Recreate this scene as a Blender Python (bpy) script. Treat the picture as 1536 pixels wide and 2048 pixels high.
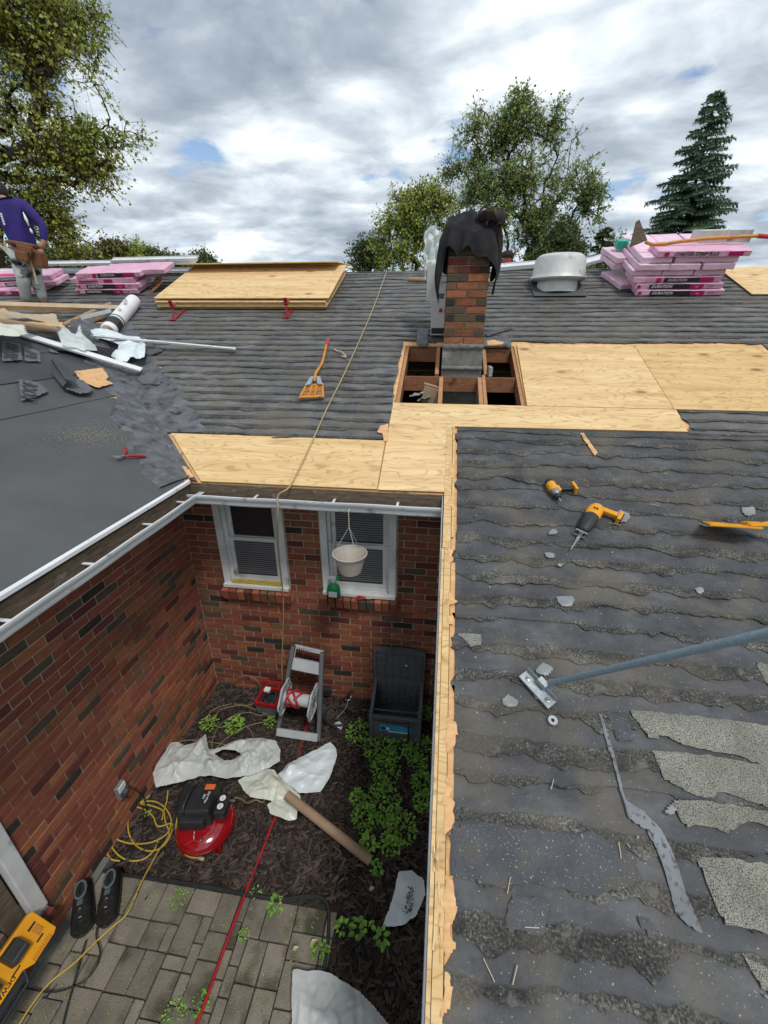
import bpy, bmesh, math, random
import numpy as np
from mathutils import Vector, Matrix, noise
random.seed(7); rng = np.random.default_rng(7)
for o in list(bpy.data.objects): bpy.data.objects.remove(o)
SC = bpy.context.scene; COL = SC.collection
# ------------------------------------------------------------------ camera
CAM = Vector((2.2747, -3.2257, 3.6318)); FPX = 841.14
MR = Matrix(((0.9915, 0.1304, 0.0024), (0.0549, -0.4006, -0.9146), (-0.1183, 0.9069, -0.4043)))
for r in range(3): MR[r] = MR[r].normalized()
cd = bpy.data.cameras.new('camera'); cam = bpy.data.objects.new('camera', cd); COL.objects.link(cam)
R3 = Matrix((MR[0], -MR[1], -MR[2])).transposed()
cam.matrix_world = Matrix.Translation(CAM) @ R3.to_4x4()
cd.sensor_fit = 'VERTICAL'; cd.sensor_height = 36; cd.lens = FPX/2048*36; cd.clip_start = .05; cd.clip_end = 3000
SC.camera = cam; SC.render.resolution_x = 768; SC.render.resolution_y = 1024
# ------------------------------------------------------------------ world, sun, exposure
SUN_DIR = Vector((.32, -.42, .85)).normalized()
w = bpy.data.worlds.new("World"); SC.world = w; w.use_nodes = True
nt = w.node_tree; nt.nodes.clear()
def N(t, ty, **k):
    n = t.nodes.new(ty)
    for a, b in k.items():
        if a.startswith('i_'): n.inputs[a[2:].replace('_', ' ')].default_value = b
        else: setattr(n, a, b)
    return n
sky = N(nt, 'ShaderNodeTexSky', sky_type='NISHITA'); sky.sun_disc = False
sky.sun_elevation = math.asin(SUN_DIR.z); sky.sun_rotation = math.atan2(SUN_DIR.x, SUN_DIR.y)
tc = N(nt, 'ShaderNodeTexCoord'); sp = N(nt, 'ShaderNodeSeparateXYZ'); nt.links.new(tc.outputs['Generated'], sp.inputs[0])
def M2(t, op, a, b=None, c=None):
    n = t.nodes.new('ShaderNodeMath'); n.operation = op
    for i, x in enumerate((a, b, c)):
        if x is None: continue
        if isinstance(x, (int, float)): n.inputs[i].default_value = x
        else: t.links.new(x, n.inputs[i])
    return n.outputs[0]
zz = M2(nt, 'ADD', M2(nt, 'MAXIMUM', sp.outputs[2], 0.0), .17)
cx = M2(nt, 'DIVIDE', sp.outputs[0], zz); cy = M2(nt, 'DIVIDE', sp.outputs[1], zz)
cb = N(nt, 'ShaderNodeCombineXYZ'); nt.links.new(cx, cb.inputs[0]); nt.links.new(cy, cb.inputs[1])
def wnoise(scale, detail, rough, off, dist=0, st=(1, 1, 1)):
    mp = N(nt, 'ShaderNodeMapping'); mp.inputs['Location'].default_value = off; mp.inputs['Scale'].default_value = st
    mp.inputs['Rotation'].default_value = (0, 0, .35)
    nt.links.new(cb.outputs[0], mp.inputs[0])
    n = N(nt, 'ShaderNodeTexNoise'); n.inputs['Scale'].default_value = scale; n.inputs['Detail'].default_value = detail
    n.inputs['Roughness'].default_value = rough; n.inputs['Distortion'].default_value = dist
    nt.links.new(mp.outputs[0], n.inputs['Vector']); return n.outputs['Fac']
def ramp(t, fac, stops, interp='LINEAR'):
    r = t.nodes.new('ShaderNodeValToRGB'); r.color_ramp.interpolation = interp
    el = r.color_ramp.elements
    while len(el) > 1: el.remove(el[-1])
    el[0].position = stops[0][0]; el[0].color = (*stops[0][1], 1)
    for p_, c_ in stops[1:]:
        e = el.new(p_); e.color = (*c_, 1)
    t.links.new(fac, r.inputs[0]); return r.outputs[0]
n1 = wnoise(1.25, 9, .52, (3.1, 1.7, 0), .3, (1, 1.2, 1)); n2 = wnoise(.45, 5, .5, (6.2, 4.4, 0)); n3 = wnoise(3.3, 9, .55, (1.2, 7.7, 0), .3, (.95, 1.15, 1))
br = M2(nt, 'ADD', M2(nt, 'ADD', M2(nt, 'MULTIPLY', n1, .42), M2(nt, 'MULTIPLY', n3, .36)), M2(nt, 'MULTIPLY', n2, .22))
ccol = ramp(nt, br, [(.37, (.25, .30, .36)), (.44, (.37, .43, .50)), (.495, (.53, .60, .67)), (.545, (.74, .80, .85)), (.60, (1.0, 1.03, 1.05))])
cover = ramp(nt, M2(nt, 'ADD', M2(nt, 'MULTIPLY', wnoise(1.5, 8, .6, (9.0, 2.2, 0), .2, (1, 1.4, 1)), .70), M2(nt, 'MULTIPLY', n3, .30)), [(.385, (0, 0, 0)), (.44, (1, 1, 1))])
bgS = N(nt, 'ShaderNodeBackground'); bgS.inputs[1].default_value = .12; nt.links.new(sky.outputs[0], bgS.inputs[0])
bgC = N(nt, 'ShaderNodeBackground'); bgC.inputs[1].default_value = .86; nt.links.new(ccol, bgC.inputs[0])
mx = N(nt, 'ShaderNodeMixShader'); nt.links.new(cover, mx.inputs[0]); nt.links.new(bgS.outputs[0], mx.inputs[1]); nt.links.new(bgC.outputs[0], mx.inputs[2])
wo = N(nt, 'ShaderNodeOutputWorld'); nt.links.new(mx.outputs[0], wo.inputs[0])
sl = bpy.data.lights.new('sun', 'SUN'); sl.energy = 1.5; sl.angle = math.radians(10); sl.color = (1, .965, .91)
so = bpy.data.objects.new('sun', sl); COL.objects.link(so); so.rotation_euler = SUN_DIR.to_track_quat('Z', 'Y').to_euler(); so.location = (0, 0, 20)
vs = SC.view_settings; vs.view_transform = 'Standard'; vs.look = 'None'; vs.gamma = 1; vs.use_curve_mapping = False; vs.exposure = .50
# ------------------------------------------------------------------ measuring helpers: pixel of the photo -> point on a real plane
S = math.tan(math.radians(22.62)); Z0 = 2.7; ZL = 2.727
NR = Vector((0, -S, 1)).normalized(); NL = Vector((S, 0, 1)).normalized()
def ray(u, v): return (u-768)/FPX*MR[0] + (v-1024)/FPX*MR[1] + MR[2]
def hit(u, v, n, k):
    d = ray(u, v); t = (k-n.dot(CAM))/n.dot(d); return CAM+t*d
def RO(u, v, off=0): return hit(u, v, Vector((0, -S, 1)), Z0+off*math.sqrt(1+S*S))
def LR(u, v, off=0): return hit(u, v, Vector((S, 0, 1)), ZL+off*math.sqrt(1+S*S))
def GR(u, v, z=0): return hit(u, v, Vector((0, 0, 1)), z)
def BW(u, v, y=0): return hit(u, v, Vector((0, 1, 0)), y)
def LW(u, v, x=0): return hit(u, v, Vector((1, 0, 0)), x)
def RP(x, y, off=0): return Vector((x, y, Z0+S*y))+NR*off
def LP(x, y, off=0): return Vector((x, y, ZL-S*x))+NL*off
def frame(o, xdir, n):
    n = n.normalized(); x = (xdir-xdir.dot(n)*n).normalized(); y = n.cross(x)
    m = Matrix((x, y, n)).transposed().to_4x4(); m.translation = o; return m
def roofM(p, ang=0, off=0):
    return frame(p+NR*off, Vector((math.cos(ang), math.sin(ang), 0)), NR)
def fb(x, y, z=0, o=3): return noise.fractal(Vector((x, y, z)), 1.0, 2.0, o)
# ------------------------------------------------------------------ materials
def mk(name, c1, c2=None, scale=6, rough=.7, metal=0, bump=0, bscale=60, stretch=(1, 1, 1), speck=None, rnd=0, spec=.4, coat=0, trans=0, isl=0, lo=.35, hi=.65, dirt=None, brough=.6):
    m = bpy.data.materials.new(name); m.use_nodes = True; t = m.node_tree; b = t.nodes['Principled BSDF']; L = t.links.new
    c2 = c2 or tuple(x*.82 for x in c1)
    tc = t.nodes.new('ShaderNodeTexCoord'); oi = t.nodes.new('ShaderNodeObjectInfo')
    vm = t.nodes.new('ShaderNodeVectorMath'); vm.operation = 'SCALE'; vm.inputs[0].default_value = (7.3, 3.1, 5.7); L(oi.outputs['Random'], vm.inputs['Scale'])
    va = t.nodes.new('ShaderNodeVectorMath'); L(tc.outputs['Object'], va.inputs[0])
    if rnd or isl: L(vm.outputs[0], va.inputs[1])
    mp = t.nodes.new('ShaderNodeMapping'); mp.inputs['Scale'].default_value = stretch; L(va.outputs[0], mp.inputs[0])
    n = t.nodes.new('ShaderNodeTexNoise'); n.inputs['Scale'].default_value = scale; n.inputs['Detail'].default_value = 6; n.inputs['Roughness'].default_value = .6; L(mp.outputs[0], n.inputs['Vector'])
    c = ramp(t, n.outputs['Fac'], [(lo, c1), (hi, c2)])
    def mixc(fac, a, col):
        x = t.nodes.new('ShaderNodeMix'); x.data_type = 'RGBA'; L(fac, x.inputs[0]); L(a, x.inputs[6]); x.inputs[7].default_value = (*col, 1); return x.outputs[2]
    if dirt:
        n4 = t.nodes.new('ShaderNodeTexNoise'); n4.inputs['Scale'].default_value = dirt[1]; n4.inputs['Detail'].default_value = 8; L(va.outputs[0], n4.inputs['Vector'])
        f = ramp(t, n4.outputs['Fac'], [(dirt[2], (0, 0, 0)), (dirt[2]+.12, (1, 1, 1))]); c = mixc(f, c, dirt[0])
    if speck:
        n3 = t.nodes.new('ShaderNodeTexNoise'); n3.inputs['Scale'].default_value = speck[1]; n3.inputs['Detail'].default_value = 2; L(va.outputs[0], n3.inputs['Vector'])
        f = ramp(t, n3.outputs['Fac'], [(speck[2], (0, 0, 0)), (speck[2]+.05, (1, 1, 1))]); c = mixc(f, c, speck[0])
    if rnd or isl:
        hs = t.nodes.new('ShaderNodeHueSaturation'); L(c, hs.inputs['Color'])
        src = oi.outputs['Random']
        if isl: g = t.nodes.new('ShaderNodeNewGeometry'); src = g.outputs['Random Per Island']
        k = isl or rnd
        v = M2(t, 'MULTIPLY_ADD', src, 2*k, 1-k); L(v, hs.inputs['Value'])
        c = hs.outputs[0]
    L(c, b.inputs['Base Color']); b.inputs['Roughness'].default_value = rough; b.inputs['Metallic'].default_value = metal
    b.inputs['Specular IOR Level'].default_value = spec; b.inputs['Coat Weight'].default_value = coat
    if bump:
        n2 = t.nodes.new('ShaderNodeTexNoise'); n2.inputs['Scale'].default_value = bscale; n2.inputs['Detail'].default_value = 5; n2.inputs['Roughness'].default_value = brough; L(mp.outputs[0], n2.inputs['Vector'])
        bp = t.nodes.new('ShaderNodeBump'); bp.inputs['Strength'].default_value = bump; bp.inputs['Distance'].default_value = .01; L(n2.outputs['Fac'], bp.inputs['Height']); L(bp.outputs[0], b.inputs['Normal'])
    if trans:
        tr = t.nodes.new('ShaderNodeBsdfTranslucent'); L(c, tr.inputs[0]); ms = t.nodes.new('ShaderNodeMixShader'); ms.inputs[0].default_value = trans
        out = t.nodes['Material Output']; L(b.outputs[0], ms.inputs[1]); L(tr.outputs[0], ms.inputs[2]); L(ms.outputs[0], out.inputs[0])
    return m
def shingle_mat(name, near):
    m = bpy.data.materials.new(name); m.use_nodes = True; t = m.node_tree; b = t.nodes['Principled BSDF']; L = t.links.new
    uv = t.nodes.new('ShaderNodeUVMap'); sp = t.nodes.new('ShaderNodeSeparateXYZ'); L(uv.outputs[0], sp.inputs[0])
    tc = t.nodes.new('ShaderNodeTexCoord')
    def nz(scale, det=5, st=(1, 1, 1), r=.6):
        mp = t.nodes.new('ShaderNodeMapping'); mp.inputs['Scale'].default_value = st; L(tc.outputs['Object'], mp.inputs[0])
        n = t.nodes.new('ShaderNodeTexNoise'); n.inputs['Scale'].default_value = scale; n.inputs['Detail'].default_value = det; n.inputs['Roughness'].default_value = r; L(mp.outputs[0], n.inputs['Vector']); return n.outputs['Fac']
    big = nz(1.1, 5); mid = nz(5, 6, (1, 1.6, 1.6)); fine = nz(110, 3); fine2 = nz(105, 2)
    v = sp.outputs[1]
    # granular brown band sits low in each course, the smooth tar strip above
    edge = M2(t, 'ADD', M2(t, 'MULTIPLY', mid, .75), M2(t, 'MULTIPLY', big, .9))       # ~.8
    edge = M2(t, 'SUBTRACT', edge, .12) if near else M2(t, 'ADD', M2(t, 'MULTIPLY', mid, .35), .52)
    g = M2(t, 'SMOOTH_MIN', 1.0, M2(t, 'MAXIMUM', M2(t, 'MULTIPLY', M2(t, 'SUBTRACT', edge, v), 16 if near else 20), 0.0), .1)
    tar = ramp(t, mid, [(.3, (.040, .041, .045)), (.5, (.064, .067, .073)), (.7, (.112, .114, .119))] if near else [(.3, (.078, .079, .080)), (.5, (.122, .122, .122)), (.7, (.185, .183, .178))])  # far roof's tar is painted lighter for the light it reflects
    gra = ramp(t, M2(t, 'ADD', M2(t, 'MULTIPLY', fine, .55), M2(t, 'MULTIPLY', mid, .45)), [(.38, (.016, .016, .015)), (.49, (.050, .048, .044)), (.58, (.125, .118, .102)), (.66, (.26, .245, .215))])
    def mix(f, a, c):
        x = t.nodes.new('ShaderNodeMix'); x.data_type = 'RGBA'; L(f, x.inputs[0]); L(a, x.inputs[6])
        if isinstance(c, tuple): x.inputs[7].default_value = (*c, 1)
        else: L(c, x.inputs[7])
        return x.outputs[2]
    c = mix(g, tar, gra)
    rusty = ramp(t, nz(2.9, 7), [(.49, (0, 0, 0)), (.66, (.75, .75, .75))]); c = mix(rusty, c, (.125, .108, .082))
    dark_blot = ramp(t, nz(1.7, 6), [(.38, (.85, .85, .85)), (.55, (0, 0, 0))]); c = mix(M2(t, 'MULTIPLY', dark_blot, .30), c, (.030, .030, .032))  # random dark blotches in the shingle tone
    pale = M2(t, 'MULTIPLY', ramp(t, nz(13, 5), [(.58, (0, 0, 0)), (.66, (.5, .5, .5))]), g); c = mix(pale, c, (.17, .165, .15))
    sp1 = ramp(t, fine2, [(.68, (0, 0, 0)), (.73, (.7, .7, .7))]); c = mix(sp1, c, (.42, .41, .37))
    L(c, b.inputs['Base Color']); b.inputs['Specular IOR Level'].default_value = .35
    L(M2(t, 'MULTIPLY_ADD', g, .25, .62), b.inputs['Roughness'])
    h = M2(t, 'ADD', M2(t, 'MULTIPLY', fine, M2(t, 'MULTIPLY_ADD', g, .55, .12)), M2(t, 'MULTIPLY', nz(16, 5), .9))
    bp = t.nodes.new('ShaderNodeBump'); bp.inputs['Strength'].default_value = .75; bp.inputs['Distance'].default_value = .012; L(h, bp.inputs['Height']); L(bp.outputs[0], b.inputs['Normal'])
    return m
def ply_mat(name, tone=1.0, knots=True):
    m = bpy.data.materials.new(name); m.use_nodes = True; t = m.node_tree; b = t.nodes['Principled BSDF']; L = t.links.new
    tc = t.nodes.new('ShaderNodeTexCoord'); oi = t.nodes.new('ShaderNodeObjectInfo')
    vm = t.nodes.new('ShaderNodeVectorMath'); vm.operation = 'SCALE'; vm.inputs[0].default_value = (5, 9, 3); L(oi.outputs['Random'], vm.inputs['Scale'])
    va = t.nodes.new('ShaderNodeVectorMath'); L(tc.outputs['Object'], va.inputs[0]); L(vm.outputs[0], va.inputs[1])
    def nz(scale, st, det=4, dist=0):
        mp = t.nodes.new('ShaderNodeMapping'); mp.inputs['Scale'].default_value = st; L(va.outputs[0], mp.inputs[0])
        n = t.nodes.new('ShaderNodeTexNoise'); n.inputs['Scale'].default_value = scale; n.inputs['Detail'].default_value = det; n.inputs['Distortion'].default_value = dist; L(mp.outputs[0], n.inputs['Vector']); return n.outputs['Fac']
    base = nz(2.0, (.55, 2.4, 2.4), 3, .5)
    rings = M2(t, 'FRACT', M2(t, 'MULTIPLY', base, 13))
    line = ramp(t, rings, [(0, (1, 1, 1)), (.10, (.25, .25, .25)), (.3, (0, 0, 0)), (.86, (.05, .05, .05)), (1, (1, 1, 1))])
    c = ramp(t, nz(3, (.4, 4, 4), 6), [(.3, (.60*tone, .375*tone, .14*tone)), (.5, (.70*tone, .465*tone, .19*tone)), (.72, (.77*tone, .545*tone, .25*tone))])
    def mix(f, a, col):
        x = t.nodes.new('ShaderNodeMix'); x.data_type = 'RGBA'; L(f, x.inputs[0]); L(a, x.inputs[6]); x.inputs[7].default_value = (*col, 1); return x.outputs[2]
    c = mix(M2(t, 'MULTIPLY', line, .66), c, (.36*tone, .19*tone, .065*tone))
    c = mix(ramp(t, nz(30, (.08, 3, 3), 4), [(.55, (0, 0, 0)), (.75, (.35, .35, .35))]), c, (.42*tone, .25*tone, .10*tone))
    if knots:
        mp = t.nodes.new('ShaderNodeMapping'); mp.inputs['Scale'].default_value = (1.5, 2.9, 2.9); L(va.outputs[0], mp.inputs[0])
        vo = t.nodes.new('ShaderNodeTexVoronoi'); vo.inputs['Scale'].default_value = 1.25; L(mp.outputs[0], vo.inputs['Vector'])
        c = mix(ramp(t, vo.outputs['Distance'], [(.03, (1, 1, 1)), (.085, (.75, .75, .75)), (.10, (.3, .3, .3)), (.20, (0, 0, 0))]), c, (.30*tone, .125*tone, .04*tone))
        c = mix(ramp(t, vo.outputs['Distance'], [(.0, (1, 1, 1)), (.03, (0, 0, 0))]), c, (.10, .045, .02))
    c = mix(ramp(t, nz(14, (1, 1, 1), 4), [(.66, (0, 0, 0)), (.74, (.35, .35, .35))]), c, (.28, .19, .10))
    hs = t.nodes.new('ShaderNodeHueSaturation'); L(c, hs.inputs['Color']); L(M2(t, 'MULTIPLY_ADD', oi.outputs['Random'], .22, .86), hs.inputs['Value']); L(M2(t, 'MULTIPLY_ADD', oi.outputs['Random'], -.14, .98), hs.inputs['Saturation']); c = hs.outputs[0]
    L(c, b.inputs['Base Color']); b.inputs['Roughness'].default_value = .75; b.inputs['Specular IOR Level'].default_value = .25
    bp = t.nodes.new('ShaderNodeBump'); bp.inputs['Strength'].default_value = .25; bp.inputs['Distance'].default_value = .004; L(nz(60, (.1, 2, 2), 4), bp.inputs['Height']); L(bp.outputs[0], b.inputs['Normal'])
    return m
MT = {}
MT['shingle'] = shingle_mat('old_shingle', False); MT['shingle_near'] = shingle_mat('old_shingle_near', True)
MT['ply'] = ply_mat('plywood'); MT['plyside'] = mk('plywood_edge', (.45, .30, .15), (.30, .18, .08), 40, .8, stretch=(.1, 1, 6))
MT['board'] = ply_mat('pine_board', .98)
MT['tornwood'] = mk('torn_deck_wood', (.60, .33, .15), (.74, .46, .22), 9, .8, bump=.4, stretch=(1, 4, 4), dirt=((.09, .07, .05), 9, .62))
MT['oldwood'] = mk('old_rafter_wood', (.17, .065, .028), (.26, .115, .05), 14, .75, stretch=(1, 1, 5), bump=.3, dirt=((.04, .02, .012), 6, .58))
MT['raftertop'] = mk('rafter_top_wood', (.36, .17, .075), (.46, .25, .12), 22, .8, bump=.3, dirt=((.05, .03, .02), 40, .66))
MT['felt'] = mk('underlayment_felt', (.062, .066, .068), (.090, .095, .097), 1.6, .72, bump=.35, bscale=14, speck=((.16, .16, .16), 300, .74), lo=.3, hi=.7)
MT['membrane'] = mk('ice_membrane', (.040, .042, .050), (.058, .060, .070), 3, .5, bump=.5, bscale=10)
MT['valley'] = mk('valley_tar', (.060, .063, .070), (.140, .146, .158), 9, .5, bump=1.2, bscale=26, stretch=(1, 1, 1), dirt=((.03, .03, .034), 12, .58))
MT['print'] = mk('print_gray', (.13, .14, .15), (.085, .092, .10), 20, .6)
MT['mortar'] = mk('mortar', (.47, .41, .32), (.34, .29, .225), 12, .95, bump=.6, bscale=90, dirt=((.10, .08, .06), 3, .56))
BR = []
for i, (a, b_) in enumerate([((.31, .095, .054), (.21, .060, .036)), ((.38, .145, .070), (.27, .09, .046)), ((.24, .12, .062), (.18, .08, .044)), ((.052, .040, .031), (.030, .022, .018)), ((.115, .086, .056), (.078, .056, .038)), ((.24, .105, .045), (.16, .06, .032)), ((.165, .045, .034), (.10, .028, .022))]):
    BR.append(mk('brick_tone_%d' % i, a, b_, 9, .85, bump=1.0, bscale=34, stretch=(1, 1, 7), rnd=.16, brough=.7, dirt=((.05, .035, .028), 16, .66)))
BRW = [.42, .24, .10, .035, .075, .04, .09]
MT['white'] = mk('white_paint', (.70, .71, .71), (.56, .57, .56), 5, .5, bump=.1, dirt=((.30, .29, .25), 6, .62))
MT['gutterw'] = mk('gutter_white', (.72, .74, .76), (.60, .62, .64), 3, .4, dirt=((.34, .34, .32), 9, .6))
MT['gutterin'] = mk('gutter_dirt', (.085, .06, .042), (.16, .125, .095), 9, .9, bump=.6)
MT['fascia'] = mk('weathered_fascia', (.17, .125, .085), (.085, .062, .045), 10, .9, bump=.5, stretch=(1, 1, 5), dirt=((.30, .28, .26), 7, .63))
MT['glass'] = mk('window_glass', (.018, .02, .024), (.03, .033, .038), 2, .06, spec=.6)
MT['blind'] = mk('blind_slat', (.17, .175, .185), (.13, .135, .145), 4, .5)
MT['concrete'] = mk('rough_concrete', (.20, .20, .185), (.13, .13, .12), 10, .95, bump=.8, bscale=40, dirt=((.30, .30, .28), 6, .6))
MT['black'] = mk('black_plastic', (.018, .019, .021), (.028, .029, .031), 10, .5, bump=.1)
MT['gray'] = mk('dark_gray_plastic', (.095, .102, .112), (.12, .128, .138), 8, .55, bump=.15)
MT['binin'] = mk('bin_inner', (.045, .050, .060), (.060, .066, .078), 8, .6)
MT['lgray'] = mk('light_gray_plastic', (.46, .48, .50), (.36, .38, .40), 6, .45)
MT['red'] = mk('red_plastic', (.34, .014, .016), (.25, .010, .012), 6, .35, spec=.5)
MT['tank'] = mk('red_tank_paint', (.30, .004, .009), (.24, .003, .007), 3, .16, spec=.6, coat=.6, dirt=((.18, .02, .02), 30, .7))
MT['hosered'] = mk('red_hose_rubber', (.42, .018, .028), (.32, .014, .02), 6, .4, dirt=((.10, .02, .02), 30, .64))
MT['yellow'] = mk('yellow_plastic', (.78, .36, .012), (.68, .29, .010), 6, .4, dirt=((.45, .2, .03), 25, .68))
MT['ycord'] = mk('yellow_cord', (.52, .38, .05), (.40, .28, .04), 6, .5, dirt=((.16, .11, .03), 40, .62))
MT['airhose'] = mk('tan_air_hose', (.42, .33, .17), (.34, .26, .12), 6, .5)
MT['darkhose'] = mk('dark_tan_hose', (.26, .21, .13), (.19, .15, .09), 6, .6)  # darker even tone of the tan air hose
MT['metal'] = mk('galvanized_steel', (.42, .46, .48), (.30, .34, .36), 22, .42, metal=.55, bump=.15, bscale=120)
MT['pipe'] = mk('galvanized_pipe', (.24, .33, .40), (.32, .41, .47), 60, .5, metal=.35)
MT['steel'] = mk('bare_steel', (.42, .42, .41), (.25, .24, .23), 20, .35, metal=.9)
MT['orange'] = mk('orange_painted_metal', (.60, .26, .03), (.48, .19, .02), 9, .5, dirt=((.22, .13, .06), 22, .58))
MT['orangedirty'] = mk('worn_orange_metal', (.40, .17, .03), (.24, .11, .04), 12, .6, dirt=((.10, .07, .05), 14, .55))
MT['grip'] = mk('red_rubber_grip', (.55, .035, .06), (.45, .03, .045), 9, .6)
MT['pink'] = mk('pink_wrap', (.76, .47, .60), (.68, .36, .51), 5, .38, bump=.9, bscale=16, rnd=.07, dirt=((.62, .08, .26), 7, .68))
MT['pinkpale'] = mk('pale_pink_wrap', (.80, .56, .67), (.72, .46, .59), 5, .4, bump=.6, bscale=20, rnd=.06)
MT['magenta'] = mk('magenta_print', (.48, .012, .14), (.42, .01, .12), 6, .4)
MT['blackprint'] = mk('black_print', (.02, .018, .02), (.03, .028, .03), 6, .4)
MT['whiteprint'] = mk('white_print', (.78, .76, .77), (.70, .68, .69), 6, .5)
MT['cardw'] = mk('white_carton', (.60, .61, .61), (.54, .55, .55), 5, .7, dirt=((.5, .5, .49), 6, .6))
MT['card'] = mk('brown_cardboard', (.34, .235, .15), (.29, .195, .12), 8, .8, bump=.1)
MT['kraft'] = mk('kraft_paper', (.50, .40, .27), (.40, .31, .20), 6, .7, bump=.5, bscale=10)
MT['film'] = mk('white_plastic_film', (.80, .84, .81), (.70, .75, .74), 3, .30, bump=.5, bscale=12, trans=.32)
MT['filmy'] = mk('cream_plastic_film', (.82, .83, .70), (.72, .76, .66), 3, .32, bump=.5, bscale=12, trans=.2)
MT['bluefilm'] = mk('pale_blue_film', (.70, .76, .78), (.60, .67, .69), 4, .3, bump=.4, bscale=12, dirt=((.25, .27, .27), 6, .66))
MT['scrap'] = mk('translucent_scrap', (.26, .27, .27), (.17, .18, .185), 8, .4)
MT['green'] = mk('green_plastic', (.012, .22, .09), (.008, .17, .07), 6, .35)
MT['teal'] = mk('teal_plastic', (.03, .40, .27), (.02, .32, .21), 6, .4)
MT['pot'] = mk('beige_plastic_pot', (.50, .45, .39), (.42, .38, .33), 4, .5, dirt=((.30, .26, .21), 7, .6))
MT['cloth'] = mk('black_jacket_cloth', (.012, .012, .014), (.022, .021, .023), 8, .95, bump=.3, bscale=60)
MT['cloth2'] = mk('brown_black_cloth', (.038, .026, .024), (.024, .018, .018), 8, .95, bump=.3, bscale=60)
MT['shirt'] = mk('violet_shirt', (.036, .020, .20), (.020, .014, .11), 5, .85, bump=.5, bscale=9)
MT['pants'] = mk('worn_jeans', (.46, .50, .49), (.28, .32, .33), 5, .9, bump=.6, bscale=12, dirt=((.02, .02, .025), 6.5, .50))
MT['leather'] = mk('tool_belt_leather', (.20, .085, .035), (.12, .05, .024), 9, .7, bump=.3)
MT['skin'] = mk('skin', (.36, .19, .13), (.30, .15, .10), 5, .6); MT['hair'] = mk('dark_hair', (.02, .014, .012), (.03, .02, .016), 30, .8, bump=.5)
MT['redshirt'] = mk('red_hoodie', (.26, .012, .022), (.18, .010, .018), 6, .85, bump=.4, bscale=20)
MT['paver'] = mk('concrete_paver', (.25, .215, .17), (.165, .145, .118), 7, .95, bump=.8, bscale=110, rnd=.2, dirt=((.08, .076, .048), 4.2, .54), speck=((.27, .245, .21), 150, .66))
MT['paversand'] = mk('joint_soil', (.028, .024, .017), (.045, .04, .026), 14, 1, bump=.6)
MT['soil'] = mk('mulch_soil', (.018, .013, .011), (.034, .025, .02), 20, 1, bump=1, bscale=60)
MT['chip'] = mk('mulch_chip', (.040, .028, .023), (.070, .050, .041), 8, .85, isl=.75)
MT['weed'] = mk('weed_leaf', (.30, .52, .09), (.21, .42, .07), 4, .5, trans=.35, isl=.4)
MT['leafA'] = mk('maple_leaf_green', (.33, .43, .09), (.46, .48, .11), .6, .5, trans=.5, isl=.5)
MT['leafB'] = mk('oak_leaf_green', (.26, .38, .12), (.36, .43, .12), .5, .5, trans=.48, isl=.45)
MT['leafC'] = mk('dark_leaf_green', (.08, .13, .04), (.125, .165, .048), .5, .55, trans=.35, isl=.4)
MT['leafD'] = mk('autumn_leaf', (.15, .16, .05), (.20, .12, .045), .5, .6, trans=.25, isl=.4)
MT['needle'] = mk('spruce_needle', (.11, .19, .12), (.17, .26, .16), .8, .6, isl=.45, trans=.2)
MT['bark'] = mk('bark', (.055, .045, .035), (.03, .025, .02), 9, .95, bump=.8, bscale=20)
MT['lawn'] = mk('lawn', (.05, .075, .02), (.035, .055, .016), .5, 1, bump=.5, bscale=30)
MT['granite'] = mk('intact_granules', (.36, .35, .29), (.27, .26, .215), 7, .95, bump=.9, bscale=160, speck=((.07, .07, .065), 300, .51), lo=.4, hi=.6)
MT['tape'] = mk('gray_seal_strip', (.20, .215, .23), (.13, .142, .155), 5, .6, bump=.5, bscale=50, dirt=((.055, .06, .066), 55, .54))
MT['tar'] = mk('smooth_tar', (.052, .056, .063), (.082, .086, .095), 9, .65, bump=.8, bscale=60, speck=((.34, .33, .30), 140, .66), dirt=((.085, .078, .066), 5, .54))
MT['ventw'] = mk('vent_aluminium', (.62, .62, .60), (.50, .505, .49), 6, .5, metal=.2, dirt=((.22, .215, .20), 5, .6))
MT['blue'] = mk('blue_label', (.03, .26, .56), (.06, .42, .68), 12, .4)
MT['orangelab'] = mk('orange_label', (.75, .16, .04), (.70, .14, .03), 9, .4)
MT['shoe'] = mk('black_shoe', (.010, .010, .010), (.022, .021, .02), 30, .9, bump=.5, spec=.15, dirt=((.06, .05, .04), 18, .60))
MT['shoein'] = mk('shoe_lining', (.10, .14, .15), (.06, .08, .09), 10, .7)
MT['shoesole'] = mk('shoe_sole', (.045, .038, .028), (.03, .026, .02), 10, .8)
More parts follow.
